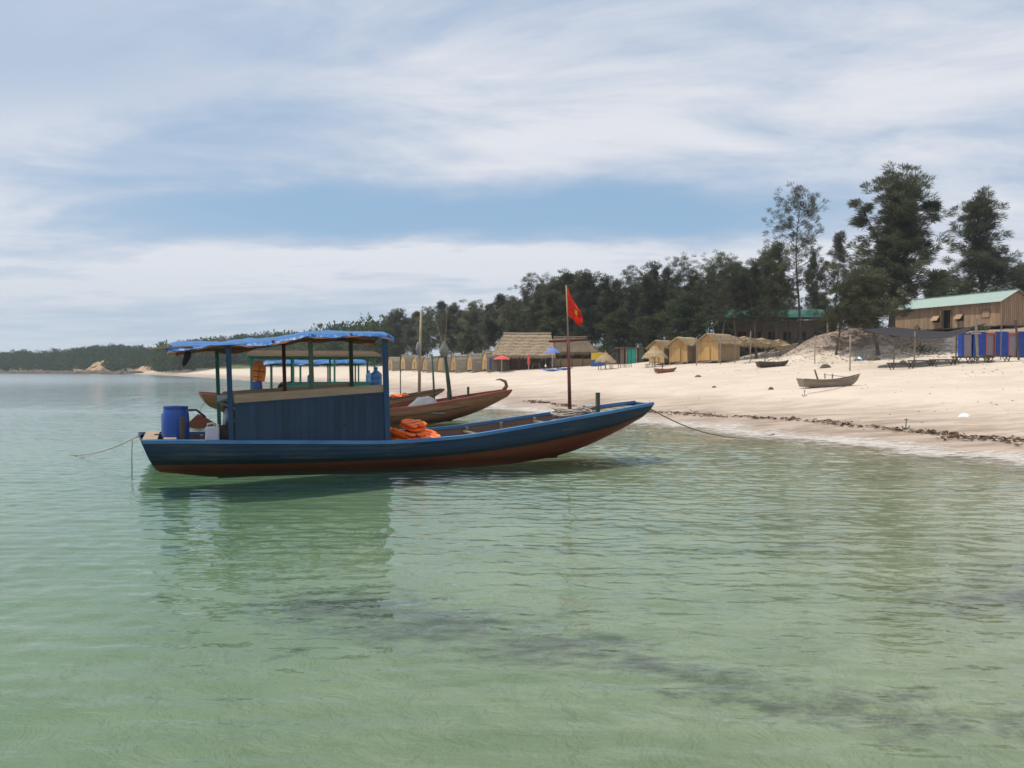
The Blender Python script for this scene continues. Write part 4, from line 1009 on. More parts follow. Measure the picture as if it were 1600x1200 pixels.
# ropes
def rope(pts, r, m, label, name='rope'):
    mb = MB(); mb.tube(pts, r, 6); o = mb.build(name, m, None, True); return tag(o, label, 'rope')
def cat_pts(a, b, sag, n=18):
    a = Vector(a); b = Vector(b); return [a.lerp(b, i/n) - Vector((0,0,sag*4*(i/n)*(1-i/n))) for i in range(n+1)]
bowp = LW(boat, 12.25, .05, 1.20)
ex, ey = 8.75, 27.6
rope(cat_pts(bowp, (ex, ey, H(ex,ey)+.04), .42), .016, M['rope_dark'], 'mooring rope slanting from the bow of the blue boat to the beach')
sp = LW(boat, -.45, .2, .72)
rope(cat_pts(sp, at(108,711,21.3), .14), .013, M['rope'], 'pale mooring rope running from the stern of the blue boat into the sea')
q = LW(boat, -.42, -.6, .72)
rope([q+Vector((0,0,.0)), q+Vector((-.12,-.03,-.05)), q+Vector((-.13,-.04,-.4)), q+Vector((-.12,-.05,-.95))], .012, M['rope'], 'short rope hanging straight down from the stern of the blue boat')
random.seed(6); pts = []
for i in range(150):
    a = i*.42; r_ = .26+.13*math.sin(i*.37)
    pts.append(LW(boat, 9.95+r_*1.5*math.cos(a), -.28+r_*math.sin(a), .98+.0012*i+.05*math.sin(i*.9)))
rope(pts, .020, M['rope'], 'tangled coil of pale rope at the foot of the flagpole', 'rope_coil')
rope([LW(boat, s, y, z) for s, y, z in ((9.9,-.3,1.02),(9.0,-.55,.80),(8.0,-.75,.60),(7.0,-.90,.50),(6.4,-1.0,.50),(6.0,-.95,.56))], .018, M['rope'], 'pale rope trailing aft from the coil inside the blue boat')
rope([LW(boat, s, y, z) for s, y, z in ((9.7,-.3,1.08),(10.2,-.36,1.12),(10.62,-.42,1.26))], .018, M['rope'], 'short rope tied between the flagpole coil and the bow post')

# ---- second boat: brown, wooden roof on green posts
gB = [(-.5,1.30),(0,1.26),(1.5,1.02),(3,.80),(5,.62),(6.8,.56),(8.2,.66),(9.7,.88),(10.7,1.04),(12.2,1.27),(13,1.4)]
kB = [(-.5,.85),(0,.72),(.8,.25),(1.8,-.2),(3,-.3),(5,-.36),(8,-.28),(9.2,-.14),(10.0,.03),(10.66,.22),(11.4,.52),(12,.80),(12.3,1.0),(13,1.25)]
zbB = [(-.5,1.0),(0,.9),(1,.5),(3,.28),(6,.24),(8,.30),(9.7,.52),(10.7,.68),(11.5,.85),(12.3,1.08),(13,1.3)]
HB = Hull(12.3, hbA, gB, kB, zbB, .3)
boat2 = make_boat('passenger_boat', 'brown wooden boat with red rails, green posts and a bare wooden roof', 'wooden passenger boats moored off the beach', (-12.05, 33.2), R(16.5), HB, PALR)
# dark rubbing strip below the rail
for side in (-1, 1):
    rows = [[HB.p(x, HB.zb(x)+dz, side, .03) for dz in (.02, -.03)] for x in [5+5.4*i/20 for i in range(21)]]
    mb = MB(); mb.slab(rows, Vector((0,-side*.02,0))); mb.build('rubbing_strip', M['dark_wood'], boat2)
mb = MB(); mb.tube([(12.15,0,1.22),(12.32,0,1.46),(12.26,0,1.66),(12.02,0,1.76),(11.82,0,1.73)], [.10,.085,.07,.045,.015], 8); mb.build('curled_stem', M['brown_hull'], boat2, True)
def simple_cabin(root, s0, s1, zr, m_post, wallz, mroof, slope=0.0, n=4, half=1.25):
    for i in range(n):
        s = s0+.25+(s1-s0-.5)*i/(n-1)
        for y in (-half, half): post(root, s, y, .3, zr+slope*(s-s0), .038, m_post, 0)
    for y in (-1, 1):
        mb = MB(); mb.box(((s0+s1)/2+.6, y*half*1.0, (wallz+.55)/2), (s1-s0-1.7, .05, wallz-.55)); mb.build('side_wall', m_post, root)
        mb = MB(); mb.box(((s0+s1)/2+.6, y*half*.93, wallz+.02), (s1-s0-1.6, .26, .045)); mb.build('side_bench', m_post, root)
        mb = MB(); mb.box(((s0+s1)/2, y*half, zr-.02+slope*(s1-s0)/2), (s1-s0-.3, .06, .07)); mb.build('roof_beam', m_post, root)
    mb = MB(); mb.box(((s0+s1)/2+.6, 0, wallz-.10), (s1-s0-1.7, half*1.2, .05)); mb.build('table_board', m_post, root)
simple_cabin(boat2, 1.3, 6.6, 2.70, M['green_paint'], 1.62, None)
for j in range(8):
    y = -1.45+2.9*(j+.5)/8
    mb = MB(); mb.box((4.0, y, 2.775+.003*(j % 2)+.075*(y+1.45)), (5.2, 2.9/8-.015, .03)); mb.build('roof_plank', M['raw_wood'], boat2)
mb = MB(); mb.box((4.0, -1.47, 2.755), (5.2, .03, .075)); mb.build('roof_edge', M['raw_wood'], boat2)
mb = MB(); mb.box((1.30, 0, 2.74), (.30, 2.96, .10)); mb.build('roof_edge', M['green_paint'], boat2)
# rudder blade standing at the stern
mb = MB(); mb.prism([Vector((-.62,0,-.2)),Vector((-.62,0,.10)),Vector((-.28,0,.42)),Vector((-.08,0,.36)),Vector((.42,0,.02)),Vector((.42,0,-.2))], (0,-.04,0), (0,.04,0)); mb.build('rudder', M['hull_red'], boat2, loc=(-.22,-.25,0))
mb = MB(); mb.tube([(-.48,-.25,.40),(-.1,-.2,1.2)], .012, 6); mb.build('rudder_rope', M['rope_dark'], boat2)
mb = MB(); mb.tube([(9.05,-.2,.3),(9.00,-.2,1.6),(8.93,-.2,2.86)], [.05,.045,.035], 8); mb.build('pole', M['pole_green'], boat2, True)
mb = MB(); mb.tube([(9.82,-.1,.3),(9.66,-.1,1.7),(9.50,-.1,3.05)], [.10,.09,.055], 8); mb.build('pole', M['pole_green'], boat2, True)
mb = MB(); mb.tube([(8.90,-.16,2.72),(9.60,-.14,2.76)], .035, 6); mb.build('pole_crossbar', M['pole_green'], boat2)
for a_ in ((9.35,2.0),(9.60,4.2),(9.05,4.5)):
    mb = MB(); mb.tube([(9.50,-.1,2.9),(a_[0],-.1,2.9+a_[1]*.37)], [.014,.006], 5); mb.build('fishing_rod', M['bamboo'], boat2)
for s_, h_ in ((9.55,1.25),(10.75,1.42)):
    mb = MB(); mb.box((s_, .75 if s_ > 10 else -.6, h_-.25), (.09,.09,.5)); mb.build('mooring_post', M['pole_green'], boat2)
def lump(w_, d_, h_, seed, n=18):
    rows = []
    for i in range(n+1):
        r_ = []
        for j in range(n+1):
            u = -1+2*i/n; v = -1+2*j/n; f = max(0, 1-(u*u+v*v))**.5
            nz = .22*mnoise.noise(Vector((u*2.2+seed, v*2.2, 0)))+.10*mnoise.noise(Vector((u*5+seed, v*5, 2)))
            r_.append((u*w_/2, v*d_/2, h_*f*(1+nz)))
        rows.append(r_)
    mb = MB(); mb.slab(rows, .05); return mb
o = lump(1.6, 1.1, .62, 3.0).build('net_heap', M['net_grey'], None, True, LW(boat2, 8.55, -.55, .38), (0,0,R(16))); tag(o, 'heap of grey fishing net in the bow of the brown boat', 'net')
t = thing('net_bag', 'grey net bag hanging from the leaning pole of the brown boat', 'net', LW(boat2, 9.47, -.18, 2.72), R(16))
mb = MB(); mb.lathe([(.02,0),(.15,.06),(.21,.22),(.17,.42),(.06,.62),(.02,.72)], 12, sx=1.05, sy=.6); mb.build('bag', M['net_bag'], t, True)
mb = MB(); mb.tube([(0,0,.70),(.0,0,.84)], .02, 6); mb.build('tie', M['rope_dark'], t)
b2 = barrel(LW(boat2, 1.75, -.5, .98), 'blue barrel under the orange life jacket on the brown boat', .8, .78)
post(boat2, 1.75, -.5, .4, .98, .14, M['old_wood'], 0, 'barrel_stand')
j2 = make_jacket(LW(boat2, 1.80, -.55, 2.05), (R(82), R(8), R(25)), 'orange life jacket hanging from a green post of the brown boat', None, M['orange_dull'], 3.0)
j2.scale = (1.1,1.3,1.1)
o = lump(.85,.5,.26,8).build('dark_bundle', M['black_cloth'], None, True, LW(boat2, 2.95,-.95,1.44), (0,0,.3)); tag(o, 'dark folded bundle lying at the stern end of the green side bench', 'bundle')
jug(LW(boat2, 3.85, -.55, 1.60), M['jug_blue'], 'dark blue water jug under the bare wooden roof of the brown boat')
jug(LW(boat2, 6.15, -1.1, 1.66), M['jug_light'], 'light blue water jug at the front end of the green side bench')
# ---- third boat behind
sc3 = 9.7/12.3
sx = lambda tab: [(a*sc3, b) for a, b in tab]
g3 = [(-.5,1.0),(0,.95),(3,.62),(5.2,.52),(6.5,.62),(7.7,.80),(9.7,1.16),(10.5,1.3)]
H3 = Hull(9.7, [(a*sc3, b*.85) for a, b in hbA], g3, sx(kB), [(-.5,.40),(4,.25),(6.5,.36),(8,.6),(9.7,.98),(10.5,1.2)], .2)
PAL3 = dict(hull=M['brown_hull'], bottom=M['hull_red'], rail=M['dark_wood'], inner=M['old_wood'], frame=M['old_wood'], plank=M['grey_wood'])
boat3 = make_boat('passenger_boat', 'farthest wooden boat with dark rails, tall mast and small blue tarpaulin roof', 'wooden passenger boats moored off the beach', (-13.1, 41.0), R(15), H3, PAL3, 3, 1)
simple_cabin(boat3, .9, 5.6, 2.45, M['green_paint'], 1.45, None, 0.0, 4, 1.05)
tarp(boat3, .8, 5.75, 1.25, lambda s: 2.46+.01*s, .08, .12, 5.0, M['tarp_blue'], M['tarp_blue'], 40, 24)
mb = MB(); mb.tube([(8.55,0,.3),(8.58,0,2.8),(8.66,0,5.25)], [.085,.075,.05], 8); mb.build('mast', M['bamboo'], boat3, True)
mb = MB(); mb.tube([(7.6,.2,.3),(7.6,.2,3.0)], .03, 6); mb.build('pole', M['pole_green'], boat3)
t = thing('rag_bundle', 'pale rag bundle tied to the tall mast of the farthest boat', 'bundle', LW(boat3, 8.48, -.08, 2.95), R(15))
mb = MB(); mb.lathe([(.02,0),(.10,.08),(.13,.3),(.08,.55),(.02,.68)], 10); mb.build('cloth', M['net_grey'], t, True)
for i, (s, y) in enumerate(((7.3,-.35),(7.75,-.25))):
    make_jacket(LW(boat3, s, y, .74), (R(10), R(5), R(30+60*i)), ['orange life jacket lying in the farthest boat, nearer its stern', 'orange life jacket lying in the farthest boat, nearer its mast'][i], None, M['orange'], float(i))
# ================================================================== things on the beach
def fringe(mb, a, b, n, ln, drop=Vector((0,0,-1)), rnd=random, w_=.05, mi=0):
    """ragged straw along the edge a-b"""
    a = Vector(a); b = Vector(b); e = (b-a).normalized()
    for i in range(n):
        p = a.lerp(b, (i+rnd.random())/n); d = (drop + e*rnd.uniform(-.25,.25) + Vector((rnd.uniform(-.15,.15), rnd.uniform(-.15,.15), 0))).normalized()
        l = ln*rnd.uniform(.45, 1.25); q = e*w_*rnd.uniform(.5,1.2)
        mb.add([p-q, p+q, p+d*l+q*.4, p+d*l-q*.4], [(0,1,2,3)], mi)
def straw_roof(rows, th, n_tier, seed, length=.42, per=26, w_=.05):
    """a thick roof skin with overlapping straw ends laid in courses"""
    rnd = random.Random(seed); mb = MB(); mb.slab(rows, th)
    nr = len(rows)
    for k in range(n_tier):
        f = (k+.6)/n_tier
        x = f*(nr-1); i = min(int(x), nr-2); g = x-i
        line = [Vector(p).lerp(Vector(q), g) for p, q in zip(rows[i], rows[i+1])]
        down = (Vector(rows[i+1][0])-Vector(rows[i][0])).normalized()
        for a, b in zip(line, line[1:]):
            nrm = (b-a).cross(down).normalized()
            if nrm.z < 0: nrm = -nrm
            fringe(mb, a+nrm*.03, b+nrm*.03, per, length, down+nrm*.12, rnd, w_)
    last = rows[-1]
    for a, b in zip(last, last[1:]): fringe(mb, Vector(a)-Vector((0,0,th*.5)), Vector(b)-Vector((0,0,th*.5)), per, length*.8, Vector((0,0,-1)), rnd, w_)
    return mb

# ---- arched thatch huts in a row
def arched_hut(px, Y, w_, h_, ln, rz, label):
    x = gx(px, Y); t = thing('arched_hut', label, 'hut', (x, Y, H(x, Y)-.05), rz, 'arched thatch huts in a row')
    rnd = random.Random(int(px)); rows = []; n = 12
    for i in range(n+1):
        a = math.pi*i/n; y = math.cos(a)*w_/2*1.02; z = .35 + (h_-.35)*math.sin(a)**.75
        rows.append([Vector((s*ln, y + .02*rnd.uniform(-1,1), z+.02*rnd.uniform(-1,1))) for s in (-.5,-.25,0,.25,.5)])
    half1 = list(reversed(rows[:n//2+1])); half2 = rows[n//2:]
    for half in (half1, half2):
        straw_roof(half, .10, 5, int(px)+1, .35, 14, .06).build('roof', M['thatch_grey'], t)
    for sx_, nm in ((-1, 'front_wall'), (1, 'back_wall')):
        m = 11; poly = [Vector((0, math.cos(math.pi*i/m)*w_/2*.92, .30+(h_-.42)*math.sin(math.pi*i/m)**.75)) for i in range(m+1)]
        mb = MB(); mb.prism(poly, (sx_*ln*.44-.04,0,0), (sx_*ln*.44+.04,0,0)); mb.build(nm, M['bamboo_wall'], t)
    mb = MB(); mb.box((-ln*.44-.06, 0, .95), (.05, .62, 1.3)); mb.build('door', M['mat_wall'], t)
    for sx_ in (-1, 1):
        for sy in (-1, 1):
            mb = MB(); mb.tube([(sx_*ln*.42, sy*w_*.42, -.3), (sx_*ln*.42, sy*w_*.42, .5)], .06, 6); mb.build('stilt', M['bamboo'], t)
hl = ['rightmost arched thatch hut, next to the big pavilion', 'second arched thatch hut left of the big pavilion', 'third arched thatch hut left of the big pavilion', 'fourth arched thatch hut left of the big pavilion', 'fifth arched thatch hut left of the big pavilion', 'sixth arched thatch hut left of the big pavilion', 'low arched thatch hut near the left end of the hut row', 'leftmost arched thatch hut at the end of the row']
for i, (px, Y, w_, h_, ln) in enumerate([(772,117,2.7,2.9,3.0),(748,121,2.7,2.7,3.0),(723,126,2.7,2.75,3.2),(700,131,2.6,2.7,2.8),(677,138,2.6,2.6,3.2),(659,146,2.6,2.6,3.0),(641,153,2.7,3.0,3.2),(621,162,2.7,2.7,3.4)]):
    arched_hut(px, Y, w_, h_, ln, R(18+i*2), hl[i])

# ---- big thatched pavilion
def pavilion(cx_, cy, L, D, ze, zr, rz, m, label, nposts=6, hip=.55, front=None, gable=False):
    z0 = H(cx_, cy)-.05
    t = thing('thatched_pavilion', label, 'pavilion', (cx_, cy, z0), rz)
    rl = L/2-D*.5*hip; nn = 13
    def side(sy):
        rows = []
        for i in range(7):
            f = i/6; hl_ = rl+(L/2-rl)*f; z = zr+(ze-zr)*f + .10*math.sin(f*math.pi)*-1
            hr_ = L/2 if gable else hl_; rows.append([Vector((-hl_+(hl_+hr_)*j/(nn-1), sy*D/2*f, z+.05*math.sin(j*1.9+i))) for j in range(nn)])
        return rows
    for sy in (-1, 1): straw_roof(side(sy), .18, 7, int(cx_*7)+sy, .5, 12, .07).build('roof_slope', m, t)
    for sx_ in ((-1,) if gable else (-1, 1)):
        rows = []
        for i in range(6):
            f = i/5; hl_ = rl+(L/2-rl)*f
            rows.append([Vector((sx_*hl_, -D/2*f+D*f*j/6, zr+(ze-zr)*f)) for j in range(7)])
        straw_roof(rows, .16, 6, int(cx_*3)+sx_, .5, 10, .07).build('roof_end', m, t)
    mb = MB(); mb.tube([(-rl-.1,0,zr+.06),(0,0,zr+.02),(L/2 if gable else rl+.1,0,zr+.08)], .13, 8); mb.build('ridge', m, t)
    for i in range(nposts):
        x = -L*.44+L*.88*i/(nposts-1)
        for y in (-D*.40, D*.40):
            mb = MB(); mb.tube([(x,y,-.3),(x,y,ze+.25)], .075, 7); mb.build('post', M['dark_wood'], t)
    mb = MB(); mb.box((0, D*.38, (ze-.1)/2), (L*.86, .08, ze-.1)); mb.build('back_wall', M['mat_wall'], t)
    if front:
        mb = MB(); mb.box((0, -D*.40, .55), (L*.86, .07, 1.1)); mb.build('front_wall', front, t)
    return t
pavilion(gx(815,116), 116, 8.4, 6.4, 2.0, 5.0, R(8), M['thatch_mid'], 'big thatched pavilion with a steep grey-brown roof', gable=True)
pavilion(gx(893,114), 117, 7.0, 4.6, 2.1, 4.1, R(4), M['thatch_dark'], 'dark thatched shelter with a brown front behind the flagpole', 5, front=M['mat_wall'])
# dark things standing in the shade of the pavilion: tables with chairs
def table_set(x, y, label, ntab=1, seed=1, m=None):
    rnd = random.Random(seed); z = H(x, y)
    t = thing('wooden_table', label, 'table', (x, y, z)); m = m or M['old_wood']
    mb = MB(); mb.box((0,0,.72), (1.1,.7,.05)); mb.build('tabletop', m, t)
    for sx_ in (-.45,.45):
        for sy in (-.27,.27): mb = MB(); mb.box((sx_, sy, .35), (.06,.06,.70)); mb.build('leg', m, t)
def stool(x, y, label, group, m=None, s=.42):
    z = H(x, y); t = thing('stool', label, 'stool', (x, y, z), random.uniform(0,3), group); m = m or M['grey_wood']
    mb = MB(); mb.box((0,0,s), (.36,.36,.04)); mb.build('seat', m, t)
    for a in (-.14,.14):
        for b in (-.14,.14): mb = MB(); mb.box((a,b,s/2), (.045,.045,s)); mb.build('leg', m, t)
random.seed(30)
table_set(gx(790,111), 111.5, 'table below the open red parasol')
table_set(gx(838,112), 113, 'table in the shade at the front of the big pavilion')
# ---- parasols
def parasol(px, Y, w_, hb, ht, m, label, open_=True):
    x = gx(px, Y); t = thing('parasol', label, 'parasol', (x, Y, H(x, Y)))
    mb = MB(); mb.tube([(0,0,-.2),(0,0,ht+.1)], .03, 6); mb.build('pole', M['white'], t)
    if open_:
        n = 8; vs_ = [(0,0,ht)]; fs_ = []
        for r_, z in ((.35, ht-.10*(ht-hb)/.4), (.72, hb+.42*(ht-hb)), (1.0, hb)):
            for k in range(n*2):
                a = math.pi*k/n; q = r_*(1 if k % 2 == 0 else .94)
                vs_.append((q*w_/2*math.cos(a), q*w_/2*math.sin(a), z + (0 if k % 2 == 0 else .03)))
        N2 = n*2
        fs_ += [(0, 1+k, 1+(k+1) % N2) for k in range(N2)]
        for j in range(2): fs_ += [(1+j*N2+k, 1+(j+1)*N2+k, 1+(j+1)*N2+(k+1) % N2, 1+j*N2+(k+1) % N2) for k in range(N2)]
        mb = MB(); mb.add(vs_, fs_); mb.build('canopy', m, t)
        for k in range(8):
            a = 2*math.pi*k/8; mb = MB(); mb.tube([(0,0,ht-.05),(w_/2*.98*math.cos(a), w_/2*.98*math.sin(a), hb-.01)], .012, 4); mb.build('rib', M['white'], t)
    else:
        mb = MB(); mb.lathe([(.10,hb),(.20,hb+.25),(.17,hb+.8),(.06,ht),(.01,ht+.05)], 9); mb.build('canopy', m, t)
parasol(784, 110, 2.4, 1.75, 2.3, M['umb_red'], 'open red parasol in front of the big pavilion')
parasol(863, 108, 2.1, 2.2, 2.95, M['umb_blue'], 'open blue parasol between the pavilion and the dark shelter')
parasol(826, 110, .4, .7, 2.2, M['umb_red'], 'closed red parasol standing in front of the pavilion', False)
def sign_post(px, Y):
    x = gx(px, Y); t = thing('banner', 'narrow dark blue banner post left of the red parasol', 'banner', (x, Y, H(x, Y)))
    mb = MB(); mb.tube([(0,0,-.2),(0,0,2.1)], .03, 6); mb.build('pole', M['pole_green'], t)
    mb = MB(); mb.box((.13,0,1.25), (.24,.03,1.6)); mb.build('cloth', M['panel_blue'], t)
sign_post(765, 110)
def kayak(px, Y, L, rz, m, label):
    x = gx(px, Y); t = thing('kayak', label, 'kayak', (x, Y, H(x, Y)+.02), rz)
    rows = []; rows2 = []
    for i in range(17):
        f = -1+2*i/16; wv = .36*(1-abs(f)**2.4)+.015; sh = .20*abs(f)**2.5
        rows.append([Vector((f*L/2, wv*math.cos(a), .14+sh-.15*math.sin(a)*(1-.4*abs(f)))) for a in [math.pi*j/8 for j in range(9)]])
        rows2.append([Vector((f*L/2, -wv+2*wv*j/4, .145+sh+.05*(1-(j/2-1)**2))) for j in range(5)])
    mb = MB(); mb.grid(rows); mb.build('hull', m, t, True)
    mb = MB(); mb.grid(rows2); mb.build('deck', m, t, True)
    mb = MB(); mb.lathe([(.30,.19),(.33,.24),(.30,.25),(.24,.20)], 16, sx=1.5, sy=.75); mb.build('cockpit_rim', M['panel_blue'], t)
kayak(862, 100, 2.6, R(12), M['kayak'], 'bright blue kayak lying on the sand, left of the flagpole')
kayak(881, 103, 2.4, R(20), M['panel_lbl'], 'darker blue kayak lying just behind the bright blue one')

# ---- thatch parasols with stools
def thatch_parasol(px, Y, w_, hb, ht, label, seed):
    x = gx(px, Y); t = thing('thatch_parasol', label, 'parasol', (x, Y, H(x, Y)))
    mb = MB(); mb.tube([(0,0,-.3),(0,0,ht+.2)], .07, 7); mb.build('pole', M['bamboo'], t)
    rnd = random.Random(seed); mb = MB(); n = 18
    prof = [(.02,ht),(.28,ht-.22*(ht-hb)),(.62,ht-.50*(ht-hb)),(.92,ht-.80*(ht-hb)),(1.0,hb+.08)]
    mb.lathe([(r_*w_/2, z) for r_, z in prof], n)
    for r_, z, nn in ((.22,ht-.1*(ht-hb),60),(.5,ht-.38*(ht-hb),120),(.8,ht-.66*(ht-hb),180),(.98,hb+.14,240)):
        for q in range(nn):
            a = rnd.uniform(0, 6.28); e = Vector((-math.sin(a), math.cos(a), 0)); d = Vector((math.cos(a)*.55, math.sin(a)*.55, -.8)).normalized()
            p = Vector((r_*w_/2*math.cos(a), r_*w_/2*math.sin(a), z+.05)); l = rnd.uniform(.2,.5)
            mb.add([p-e*.04, p+e*.04, p+d*l+e*.015, p+d*l-e*.015], [(0,1,2,3)])
    mb.build('canopy', M['thatch'], t)
thatch_parasol(946, 97, 2.15, .95, 2.0, 'thatch parasol in front of the yellow and blue panel', 1)
thatch_parasol(1023, 94, 2.7, 1.05, 2.35, 'thatch parasol in front of the left bamboo gable hut', 2)
GS = 'small wooden stools around the thatch parasols'
for px, Y, lb in ((937,96,'small stool left under the thatch parasol by the yellow panel'),(955,96,'small stool right under the thatch parasol by the yellow panel'),(968,98,'leftmost stool between the two thatch parasols'),(976,98,'middle stool between the two thatch parasols'),(984,98,'rightmost stool between the two thatch parasols'),(1011,93,'stool left under the thatch parasol by the bamboo hut'),(1021,92.5,'stool in the middle under the thatch parasol by the bamboo hut'),(1034,93,'stool right under the thatch parasol by the bamboo hut')):
    stool(gx(px, Y), Y, lb, GS)
# ---- panel wall and teal stall
x_ = gx(933, 110); t = thing('display_board', 'yellow over blue board beside the dark thatched shelter', 'board', (x_, 110, H(x_, 110)))
mb = MB(); mb.box((0,0,1.35), (1.6,.06,.95)); mb.build('yellow_panel', M['panel_yel'], t)
mb = MB(); mb.box((.15,.0,.42), (1.9,.07,.86)); mb.build('blue_panel', M['panel_lbl'], t)
for s in (-.75,.75): mb = MB(); mb.box((s,.06,.9), (.07,.05,1.9)); mb.build('post', M['dark_wood'], t)
x_ = gx(990, 108); t = thing('beach_stall', 'dark stall with two teal doors between the thatch parasols', 'stall', (x_, 108, H(x_, 108)-.05), R(2))
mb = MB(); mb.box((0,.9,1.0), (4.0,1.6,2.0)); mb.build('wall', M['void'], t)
for x, w_, m in ((-1.5,.5,'old_wood'),(-.95,.16,'raw_wood'),(-.55,.50,'teal'),(.0,.50,'teal'),(.38,.16,'raw_wood'),(1.0,.7,'pole_green')):
    mb = MB(); mb.box((x,.06,1.0), (w_,.06,1.95)); mb.build('door' if m == 'teal' else 'panel', M[m], t)
mb = MB(); mb.box((0,.8,2.06), (4.4,2.2,.08)); mb.build('roof', M['thatch_dark'], t)

# ---- bamboo gable huts with pergola
def gable_hut(px, Y, w_, D, zw, zr, rz, label):
    x = gx(px, Y); t = thing('bamboo_hut', label, 'hut', (x, Y, H(x, Y)-.05), rz, 'bamboo gable huts')
    fl = .38
    # front wall is at y=0 facing -y; roof ridge runs back
    n = 9
    for i in range(n):
        a = -w_/2+w_*i/n; b = a+w_/n-.015
        za = zw+(zr-zw)*(1-abs(a)/(w_/2)); zb_ = zw+(zr-zw)*(1-abs(b)/(w_/2))
        poly = [Vector((a,0,fl)),Vector((b,0,fl)),Vector((b,0,zb_-.05)),Vector((a,0,za-.05))]
        mb = MB(); mb.prism(poly, (0,-.03+.012*(i % 2),0), (0,.03,0)); mb.build('wall_panel', M['bamboo_wall'], t)
    mb = MB(); mb.box((-.1,-.05,fl+.80), (.72,.05,1.55)); mb.build('door', M['bamboo_wall'], t)
    for a in (-.48,.28): mb = MB(); mb.box((a,-.06,fl+.82), (.06,.05,1.64)); mb.build('door_post', M['mat_wall'], t)
    for sx_ in (-1, 1):
        for j in range(3):
            mb = MB(); mb.box((sx_*w_/2, .04+D*(j+.5)/3, (fl+zw)/2), (.06, D/3-.03, zw-fl)); mb.build('side_wall', M['mat_wall'], t)
        rows = [[Vector((sx_*(w_/2+.28)*f, -.35+(D+.7)*j/5, zr+.10-(zr-zw+.20)*f*(1+.06*f)+.03*math.sin(j*2.2+f*3))) for j in range(6)] for f in (0,.25,.5,.75,1)]
        straw_roof(rows, .13, 5, int(px)+sx_, .4, 14, .05).build('roof', M['thatch'], t)
        for y in (0, D): mb = MB(); mb.tube([(sx_*w_/2,y,-.3),(sx_*w_/2,y,zw)], .06, 6); mb.build('post', M['bamboo'], t)
    mb = MB(); mb.box((0,D,(fl+zw)/2), (w_,.06,zw-fl)); mb.build('back_wall', M['mat_wall'], t)
    mb = MB(); mb.box((0,D/2,fl-.05), (w_+.1,D+.1,.08)); mb.build('floor', M['old_wood'], t)
    return t
gable_hut(1026, 100, 2.0, 3.2, 2.3, 3.0, R(-42), 'left bamboo gable hut, half hidden by a thatch parasol')
gable_hut(1060, 97, 2.3, 3.4, 2.5, 3.2, R(-42), 'middle bamboo gable hut with a tall lit front')
gable_hut(1106, 94, 2.6, 5.0, 2.5, 3.4, R(-42), 'right bamboo gable hut, widest of the three')
# pergola with ragged thatch awning
t = thing('thatch_pergola', 'ragged thatch awning on thin posts right of the bamboo huts', 'pergola', (gx(1160,90), 90, H(gx(1160,90), 90)), 0)
px_ = [(1088,88),(1125,87),(1148,88),(1172,88),(1195,89),(1219,90)]
for i, (px, Y) in enumerate(px_):
    x = gx(px, Y)-t.location.x; zz = H(gx(px, Y), Y)-t.location.z; top = at(px, 526 if i < 4 else 530, Y).z + (.6 if i == 3 else 0) - t.location.z
    mb = MB(); mb.tube([(x, Y-90, zz-.3), (x+.04, Y-90, top)], .06, 6); mb.build('post', M['grey_wood'], t)
for (pa_, ya, Ya), (pb_, yb, Yb) in (((1088,534,88),(1150,532,88)),((1150,532,88),(1225,533,90))):
    mb = MB(); mb.beam(at(pa_,ya,Ya)-t.location, at(pb_,yb,Yb)-t.location, .07,.07); mb.build('beam', M['grey_wood'], t)
rows = []
for f in (0,.3,.6,1):
    rows.append([at(1145+80*j/9, 525+1.2*j*.7+1.5*math.sin(j*2.1), 92)+Vector((0,-3.4*f,-.75*f))-t.location for j in range(10)])
straw_roof(rows, .14, 5, 77, .55, 16, .05).build('awning', M['thatch'], t)

